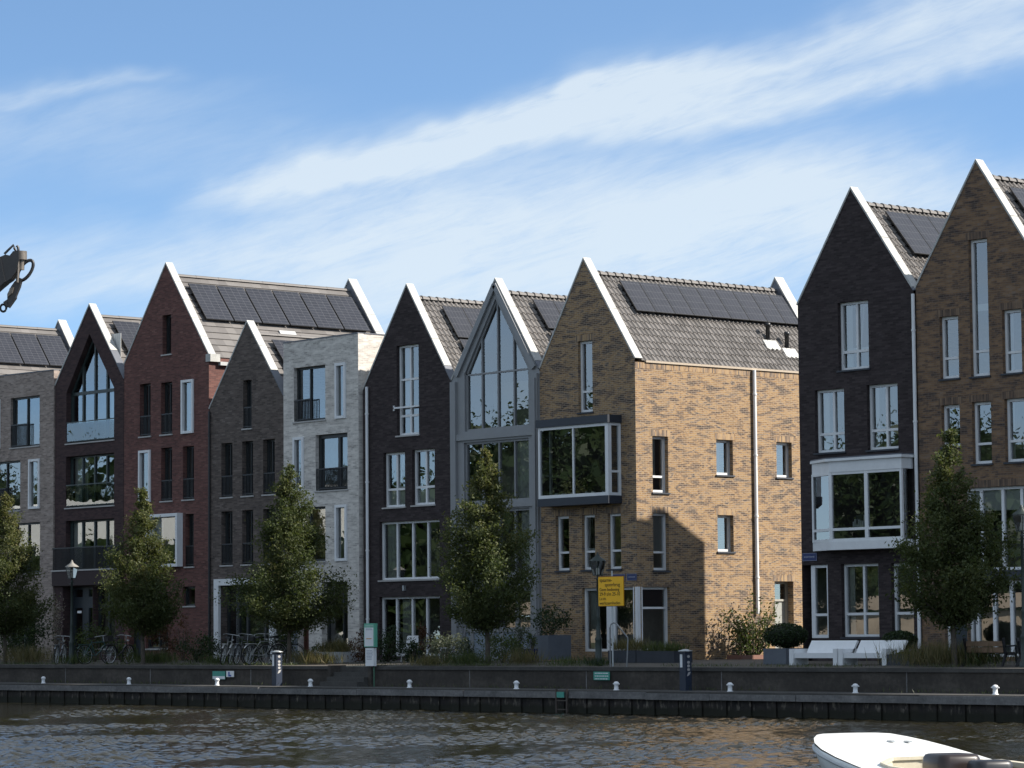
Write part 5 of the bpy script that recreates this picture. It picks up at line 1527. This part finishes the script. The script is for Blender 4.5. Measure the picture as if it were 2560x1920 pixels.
# topiary ball and planters
def boxball(x, y, z, r, rz_, parent_lab, seed, name='boxwood_ball'):
    rng = np.random.default_rng(seed); o = empty(name, (x, y, z), parent_lab, 'clipped bush')
    n = 2600; d = rng.normal(size=(n, 3)); d /= np.linalg.norm(d, axis=1)[:, None]
    leaves('foliage', d * (r, r, rz_) * rng.uniform(.86, 1.02, (n, 1)) + (x, y, z + rz_), .075, DKGRN, rng, o)
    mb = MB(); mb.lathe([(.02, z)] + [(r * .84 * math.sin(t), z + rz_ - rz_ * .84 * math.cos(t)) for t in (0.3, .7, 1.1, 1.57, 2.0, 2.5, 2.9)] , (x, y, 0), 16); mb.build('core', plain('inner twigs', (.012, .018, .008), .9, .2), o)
    return o
def planter(x0, x1, y0_, y1_, h, mat, lab, name='planter', z=None, taper=0.0):
    g0 = gz((y0_ + y1_) / 2) if z is None else z
    o = empty(name, ((x0 + x1) / 2, (y0_ + y1_) / 2, g0), lab, 'planter')
    mb = MB(); t = .045; z1 = g0 + h
    B0 = [(x0 + taper, y0_ + taper), (x1 - taper, y0_ + taper), (x1 - taper, y1_ - taper), (x0 + taper, y1_ - taper)]; T0 = [(x0, y0_), (x1, y0_), (x1, y1_), (x0, y1_)]
    I0 = [(x0 + t, y0_ + t), (x1 - t, y0_ + t), (x1 - t, y1_ - t), (x0 + t, y1_ - t)]
    for i in range(4):
        j = (i + 1) % 4
        mb.poly([(*B0[i], g0), (*B0[j], g0), (*T0[j], z1), (*T0[i], z1)]); mb.poly([(*T0[i], z1), (*T0[j], z1), (*I0[j], z1), (*I0[i], z1)]); mb.poly([(*I0[i], z1), (*I0[j], z1), (*I0[j], z1 - .1), (*I0[i], z1 - .1)])
    mb.build('box', mat, o)
    mb = MB(); mb.poly([(*p, z1 - .06) for p in I0]); mb.build('soil', SOIL, o)
    return o
def fill(x0, x1, y0_, y1_, z, h, mat, lab, n, seed, lean=.4, name='planter_grass', leaf=False):
    rng = np.random.default_rng(seed); o = empty(name, ((x0 + x1) / 2, (y0_ + y1_) / 2, z), lab, 'plant')
    B_ = np.stack([rng.uniform(x0, x1, n), rng.uniform(y0_, y1_, n), np.full(n, z)], 1)
    if leaf: leaves('foliage', B_ + np.abs(rng.normal(size=(n, 3))) * (0, 0, h * .5), .09, mat, rng, o)
    else: blades('blades', B_, h, .02, lean, mat, rng, o)
planter(10.45, 11.35, -5.1, -4.3, .46, GREYPL, 'grey square planter under the clipped box bush left of the benches')
boxball(10.98, -4.7, .43, .64, .36, 'round clipped box bush on the grey planter left of the benches', 1)
planter(15.0, 15.85, -5.2, -4.4, .42, GREYPL, 'grey square planter behind the right white bench')
boxball(15.42, -4.8, .38, .50, .26, 'low clipped box bush right of the white benches', 2)
planter(16.0, 16.9, -6.0, -5.3, .30, SLATE, 'low dark planter with trailing leaves right of the benches')
fill(16.05, 16.85, -5.95, -5.35, .20, .16, MIDGRN, 'trailing leaves in the low dark planter', 420, 5, name='trailing_plant', leaf=True)
planter(2.15, 3.40, -3.5, -2.7, .38, SLATE, 'dark long planter nearest the yellow board')
fill(2.2, 3.35, -3.45, -2.75, .30, .55, STRAW, 'fine brown grass in the dark planter nearest the yellow board', 520, 6)
planter(3.44, 5.10, -3.5, -2.7, .36, SLATE, 'dark long planter left of the sunlit wall')
fill(3.5, 5.05, -3.45, -2.75, .28, .42, MIDGRN, 'green grass in the dark planter left of the sunlit wall', 620, 7)
planter(-3.5, -2.42, -1.9, -.9, .80, GREYPL, 'tall grey cube planter at the corner of the mixed brick house', z=.05)
bush(1187, 1330, -1.4, .85, .65, 'dark leafy shrub growing in the tall grey planter', DKGRN, 1000, .10, name='planter_shrub').location.z += 0
bpy.data.objects['planter_shrub'].location.z = .62
planter(-12.3, -10.75, -4.0, -3.1, .36, plain('pale concrete', (.50, .52, .54), .7, .08, 3), 'pale concrete planter before the door of the pale brick house', taper=.05)
fill(-12.2, -10.85, -3.95, -3.15, .28, .55, STRAW, 'yellow green grass in the pale concrete planter', 700, 8)
o = empty('plant_pot', (-1.85, -3.2, gz(-3.2)), 'cobalt blue pot near the grey cube planter', 'pot')
mb = MB(); mb.lathe([(.14, 0), (.17, .05), (.25, .42), (.27, .44), (.24, .44), (.22, .36)], (-1.85, -3.2, gz(-3.2)), 16); mb.build('pot', plain('cobalt glaze', (.015, .025, .16), .25, .08), o)
bush(1150, 1380, -3.2, .22, .30, 'small plant in the cobalt blue pot', MIDGRN, 200, .08, name='pot_plant').location.z = .36
o = empty('plant_pot', (-8.0, -3.0, gz(-3.0)), 'grey pot in front of the black house with glazed doors', 'pot')
mb = MB(); mb.lathe([(.17, 0), (.25, .36), (.27, .38), (.24, .38), (.22, .30)], (-8.0, -3.0, gz(-3)), 14); mb.build('pot', GREYPL, o)
# shrub against the sunlit wall
x0, x1 = 2.9, 5.1
o = empty('wall_shrub', (.75, 4.6, 0), 'loose sunlit shrub growing against the bright brick side wall', 'shrub')
rng = np.random.default_rng(21)
mb = MB(); P = []; T = []
for i in range(34):
    a = rng.uniform(-1, 1); yb_ = 4.6 + a * .55; tip = np.array([.55 + rng.normal(0, .30), 4.6 + a * 1.25 + rng.normal(0, .15), rng.uniform(1.0, 2.35) * (1 - .28 * abs(a))]); bs = np.array([.6, yb_ * .4 + 4.6 * .6, 0])
    mb.tube([bs, (bs + tip) / 2 + (0, .05, .1), tip], [.022, .014, .005], 5)
    k = 62; s = rng.beta(2.2, 1.4, k); P.append(bs + (tip - bs) * s[:, None] + rng.normal(size=(k, 3)) * .13); T.append(rng.beta(2, 2.4, k))
mb.build('stem', BARK, o)
leaves('foliage', np.concatenate(P), .12, MIDGRN, rng, o, np.concatenate(T))
planter(.35, 1.05, 3.6, 5.6, .14, plain('reddish kerb', (.20, .10, .075), .8, .15), 'low reddish bed edge under the wall shrub', name='bed_edging', z=0)
# white garden chairs
def garden_chair(x, y, rz, lab):
    o = empty('garden_chair', (x, y, gz(y)), lab, 'chair', 'white garden chairs', rz)
    for a, b in ((-.2, -.2), (.2, -.2), (.2, .2), (-.2, .2)):
        mb = MB(); mb.tube([(a * 1.15, b * 1.15, 0), (a * .9, b * .9, .44)], .018, 6); mb.build('leg', WHITE, o, True)
    mb = MB(); mb.box(-.24, .24, -.24, .24, .44, .475); mb.build('seat', WHITE, o, True)
    mb = MB(); mb.prism([Vector((-.24, .20, .476)), Vector((.24, .20, .476)), Vector((.20, .30, .88)), Vector((-.20, .30, .88))], (0, .03, .01)); mb.build('backrest', WHITE, o, True)
garden_chair(-8.75, -2.6, .5, 'white garden chair, left one before the glazed doors of the black house')
garden_chair(-6.95, -2.4, -1.1, 'white garden chair, right one before the glazed doors, next to the lavender')

# ------------------------------------------------------------------ boat in the foreground
def sheer(s):
    return BOAT_GH - .142 * s + .004 * s * s if s < 2.8 else BOAT_GH - .366 - .03 * (s - 2.8)
def boat():
    fd = Vector((-math.sin(YAW), math.cos(YAW), 0)); rt = Vector((math.cos(YAW), math.sin(YAW), 0))
    org = Vector((CAM.x, CAM.y, -1.35))
    HEAD = Vector(BOAT_HEAD).normalized()           # (right, forward) heading of the bow
    ax = rt * HEAD.x + fd * HEAD.y; sd = rt * HEAD.y - fd * HEAD.x
    bow = org + rt * BOAT_BOW[0] + fd * BOAT_BOW[1]
    o = empty('white_boat', bow - ax * 2.5, 'white open boat with a rounded bow at the lower right', 'boat')
    def W_(s, t, z): return bow - ax * s + sd * t + Vector((0, 0, z))
    st = [0, .04, .12, .25, .45, .75, 1.15, 1.7, 2.4, 3.2, 4.2, 5.4]
    hw = [.02, .22, .38, .53, .67, .80, .90, .97, 1.01, 1.02, 1.0, .90]
    gh = [sheer(s) for s in st]
    def ring(i):
        s, w, g_ = st[i], hw[i], gh[i]
        k = .55 + .4 * min(1, s / 3)
        return [(-w, g_), (-w - .015, g_ - .06), (-w * .94, g_ * .66), (-w * (k + .12), .20), (-w * k * .75, -.15), (0, -.28), (w * k * .75, -.15), (w * (k + .12), .20), (w * .94, g_ * .66), (w + .015, g_ - .06), (w, g_)]
    def sh(i, z): return st[i] + (max(0, gh[i] - z) * .42 if i < 1 else max(0, gh[i] - z) * .42 * max(0, 1 - st[i] / 2.2))
    mb = MB()
    rings = [[W_(sh(i, z), t, z) for t, z in ring(i)] for i in range(len(st))]
    for a, b in zip(rings, rings[1:]):
        for k in range(len(a) - 1): mb.poly([a[k], a[k + 1], b[k + 1], b[k]], smooth=True)
    mb.poly(list(rings[-1])); mb.poly(list(reversed(rings[0])))
    mb.build('hull', BOATW, o)
    # foredeck with a little camber, then side decks round the cockpit
    def ck(s): return 0 if s < 2.15 else min(.74, .40 + (s - 2.15) * .9)
    mb = MB(); ss = [0, .04, .12, .25, .45, .75, 1.15, 1.7, 2.148, 2.152, 2.3, 2.5, 2.8, 3.2, 4.2, 5.4]
    W2 = np.interp(ss, st, hw); G2 = [sheer(s) for s in ss]
    for i in range(len(ss) - 1):
        for sg in (-1, 1):
            fr = [0, .34, .68, 1]
            for a, b in zip(fr, fr[1:]):
                def pt(j, f):
                    c = ck(ss[j] + (1e-3 if ss[i] >= 2.15 else -1e-3)); t = c + (W2[j] - c) * f
                    return W_(ss[j], sg * t, G2[j] + .045 * (1 - (t / 1.02) ** 2) * (1 if ss[j] > .2 else ss[j] / .2) + .012)
                q = [pt(i, a), pt(i + 1, a), pt(i + 1, b), pt(i, b)]
                if sg > 0: q.reverse()
                mb.poly(q, smooth=True)
    mb.build('deck', BOATW, o)
    # coaming and cockpit well
    cs_ = [(1.56, s) for s in (-.46, -.2, 0, .2, .46)]
    pth = [(s, -ck(s + .001)) for s in (5.3, 4.2, 3.2, 2.8, 2.5, 2.3, 2.16)] + [(2.13, 0)] + [(s, ck(s + .001)) for s in (2.16, 2.3, 2.5, 2.8, 3.2, 4.2, 5.3)]
    mb = MB()
    gg = sheer
    for (s0, t0), (s1, t1) in zip(pth, pth[1:]):
        a, b = W_(s0, t0, gg(s0) + .05), W_(s1, t1, gg(s1) + .05)
        mb.bar(a, b, .05, .04)
        mb.poly([W_(s0, t0 * .98, gg(s0) + .05), W_(s1, t1 * .98, gg(s1) + .05), W_(s1, t1 * .95, .12), W_(s0, t0 * .95, .12)])
    mb.build('coaming', plain('cream coaming', (.60, .55, .43), .5, .15, 3), o)
    mb = MB(); mb.poly([W_(s, t * .95, .13) for s, t in pth]); mb.build('cockpit_floor', plain('mossy floor', (.20, .16, .05), .85, .4, 6), o)
    # dark seat and console
    for nm, s0, s1, t0, t1, z0, z1, mt_ in (('seat', 2.75, 3.35, -.34, .24, .14, gg(2.9) + .22, plain('dark brown vinyl', (.02, .013, .013), .35, .15, 5)), ('console', 3.40, 3.8, -.08, .44, .14, gg(3.4) + .17, plain('black vinyl', (.014, .015, .022), .4, .1))):
        mb = MB(); n = 8; r = .12
        ol = []
        for (cs2, ct, a0) in ((s0 + r, t0 + r, math.pi), (s1 - r, t0 + r, 1.5 * math.pi), (s1 - r, t1 - r, 0), (s0 + r, t1 - r, .5 * math.pi)):
            for k in range(5):
                a = a0 + k * math.pi / 8; ol.append((cs2 + r * math.cos(a), ct + r * math.sin(a)))
        levels = [(0, z0), (0, z1 - .12), (.02, z1 - .05), (.07, z1 - .01), (.14, z1)]
        cs3, ct3 = (s0 + s1) / 2, (t0 + t1) / 2
        rgs = [[W_(cs3 + (s - cs3) * (1 - d * 1.6), ct3 + (t - ct3) * (1 - d * 1.6), z) for s, t in ol] for d, z in levels]
        for a, b in zip(rgs, rgs[1:]):
            for k in range(len(a)): mb.poly([a[k], a[(k + 1) % len(a)], b[(k + 1) % len(a)], b[k]], smooth=True)
        mb.poly(rgs[-1]); mb.build(nm, mt_, o)
    mb = MB(); mb.bar(W_(2.9, .66, gg(2.9) + .10), W_(4.6, .72, gg(4.6) + .10), .12, .06); mb.build('side_bench', plain('cream coaming', (.55, .47, .30)), o)
    mb = MB()
    for s, t in ((.95, .18), (1.0, .40)): mb.bar(W_(s - .06, t, gg(s) + .066), W_(s + .06, t + .01, gg(s) + .066), .05, .02)
    mb.build('deck_cleat', STEEL, o)
    mb = MB()
    for i in range(8):
        a0, a1 = rings[i], rings[i + 1]
    for sgn in (0, -1):
        pts = [r[1 if sgn == 0 else -2] for r in rings]
        mb.tube(pts, .022, 6)
    mb.build('rubbing_strake', plain('grey strake', (.45, .46, .47), .5, .1), o)
BOAT_HEAD, BOAT_BOW, BOAT_GH = (math.sin(-.343), math.cos(-.343)), (4.35, 40.41), .887
BOATW = plain('white gelcoat', (.76, .76, .73), .3, .07, 1.6)
boat()

# ------------------------------------------------------------------ crane tip at the left edge
def crane():
    fd = Vector((-math.sin(YAW), math.cos(YAW), 0)); rt = Vector((math.cos(YAW), math.sin(YAW), 0)); D = 25.0
    def K(px, py, d=0.0):   # 830x1659 close-up grid -> world, d = metres further away
        sx_, sy_ = px * 100 / 830, 600 + py * 200 / 1659
        v = fw * F_PX + cr * (sx_ - 1280) - cu * (sy_ - 960)
        return CAM + v * ((D + d) / v.dot(fd))
    b0_ = K(-3200, 4200); o = empty('loading_crane', Vector((b0_.x, b0_.y, -1.35)), 'dark folding crane arm with a hanging grab link at the left edge', 'crane')
    dark = plain('dark crane paint', (.022, .022, .024), .45, .2, 9); worn = plain('worn crane steel', (.16, .14, .12), .45, .3, 14, metal=.3)
    def slab(pts, d0, d1, nm, mt_, par=o):
        mb = MB(); mb.prism([K(a, b, d0) for a, b in pts], fd * (d1 - d0)); return mb.build(nm, mt_, par)
    slab([(-2600, 2900), (-2600, 3300), (0, 950), (110, 860), (60, 640), (0, 340)], -.10, .10, 'boom', dark)
    slab([(-2900, 3000), (-2900, 4800), (-2500, 4800), (-2500, 3000)], -.10, .10, 'mast', dark)
    mb = MB(); p = K(-2700, 4600); mb.tube([p, Vector((p.x, p.y, -1.6))], .14, 10); mb.build('column', dark, o)
    slab([(0, 350), (110, 300), (200, 320), (270, 230), (390, 225), (390, 420), (330, 660), (220, 800), (110, 870), (30, 900), (0, 720)], -.085, .085, 'boom_head', dark)
    mb = MB(); mb.tube([K(430, 235), K(430, 415)], .052, 14); mb.build('pin_housing', worn, o)
    mb = MB(); mb.tube([K(90, 290, -.05), K(190, 190, -.05), K(280, 105, -.05), K(300, 170, -.05), K(330, 225, -.05)], .011, 6); mb.tube([K(345, 120, .03), K(375, 150, .03), K(385, 225, .03)], .011, 6); mb.build('hose', dark, o)
    mb = MB(); mb.tube([K(370, 430, -.06), K(375, 600, -.06), K(355, 880, -.06)], .012, 6); mb.tube([K(440, 420), K(430, 620)], .03, 8); mb.build('hanger_rod', worn, o)
    # ring
    mb = MB(); c = K(530, 630); ux = (K(600, 520) - K(460, 740)).normalized(); uy = fd.cross(ux).normalized(); n = 26
    pts = []
    for k in range(n + 1):
        t = 2 * math.pi * k / n; pts.append(c + ux * (.043 + .031) * 1.28 * math.cos(t) + uy * .045 * math.sin(t))
    mb.tube(pts, .014, 8, cap=False); mb.build('shackle_ring', dark, o)
    slab([(300, 860), (400, 780), (450, 800), (410, 960), (330, 1150), (325, 1200), (180, 1400), (150, 1330), (150, 1120), (230, 960)], -.03, .04, 'grab_link', dark)
    slab([(200, 1000), (280, 980), (250, 1100), (150, 1180)], -.055, -.031, 'link_plate', worn)
    slab([(60, 1290), (150, 1230), (200, 1330), (140, 1390)], -.03, .03, 'link_neck', dark)
    mb = MB(); c = K(68, 1410); n = 18
    ux = (K(168, 1410) - K(68, 1410)).normalized(); uy = Vector((0, 0, 1))
    mb.tube([c + ux * .0245 * math.cos(2 * math.pi * k / n) + uy * .030 * math.sin(2 * math.pi * k / n) for k in range(n + 1)], .0095, 8, cap=False); mb.build('link_eye', plain('dark crane paint', (.02, .02, .02)), o)
crane()
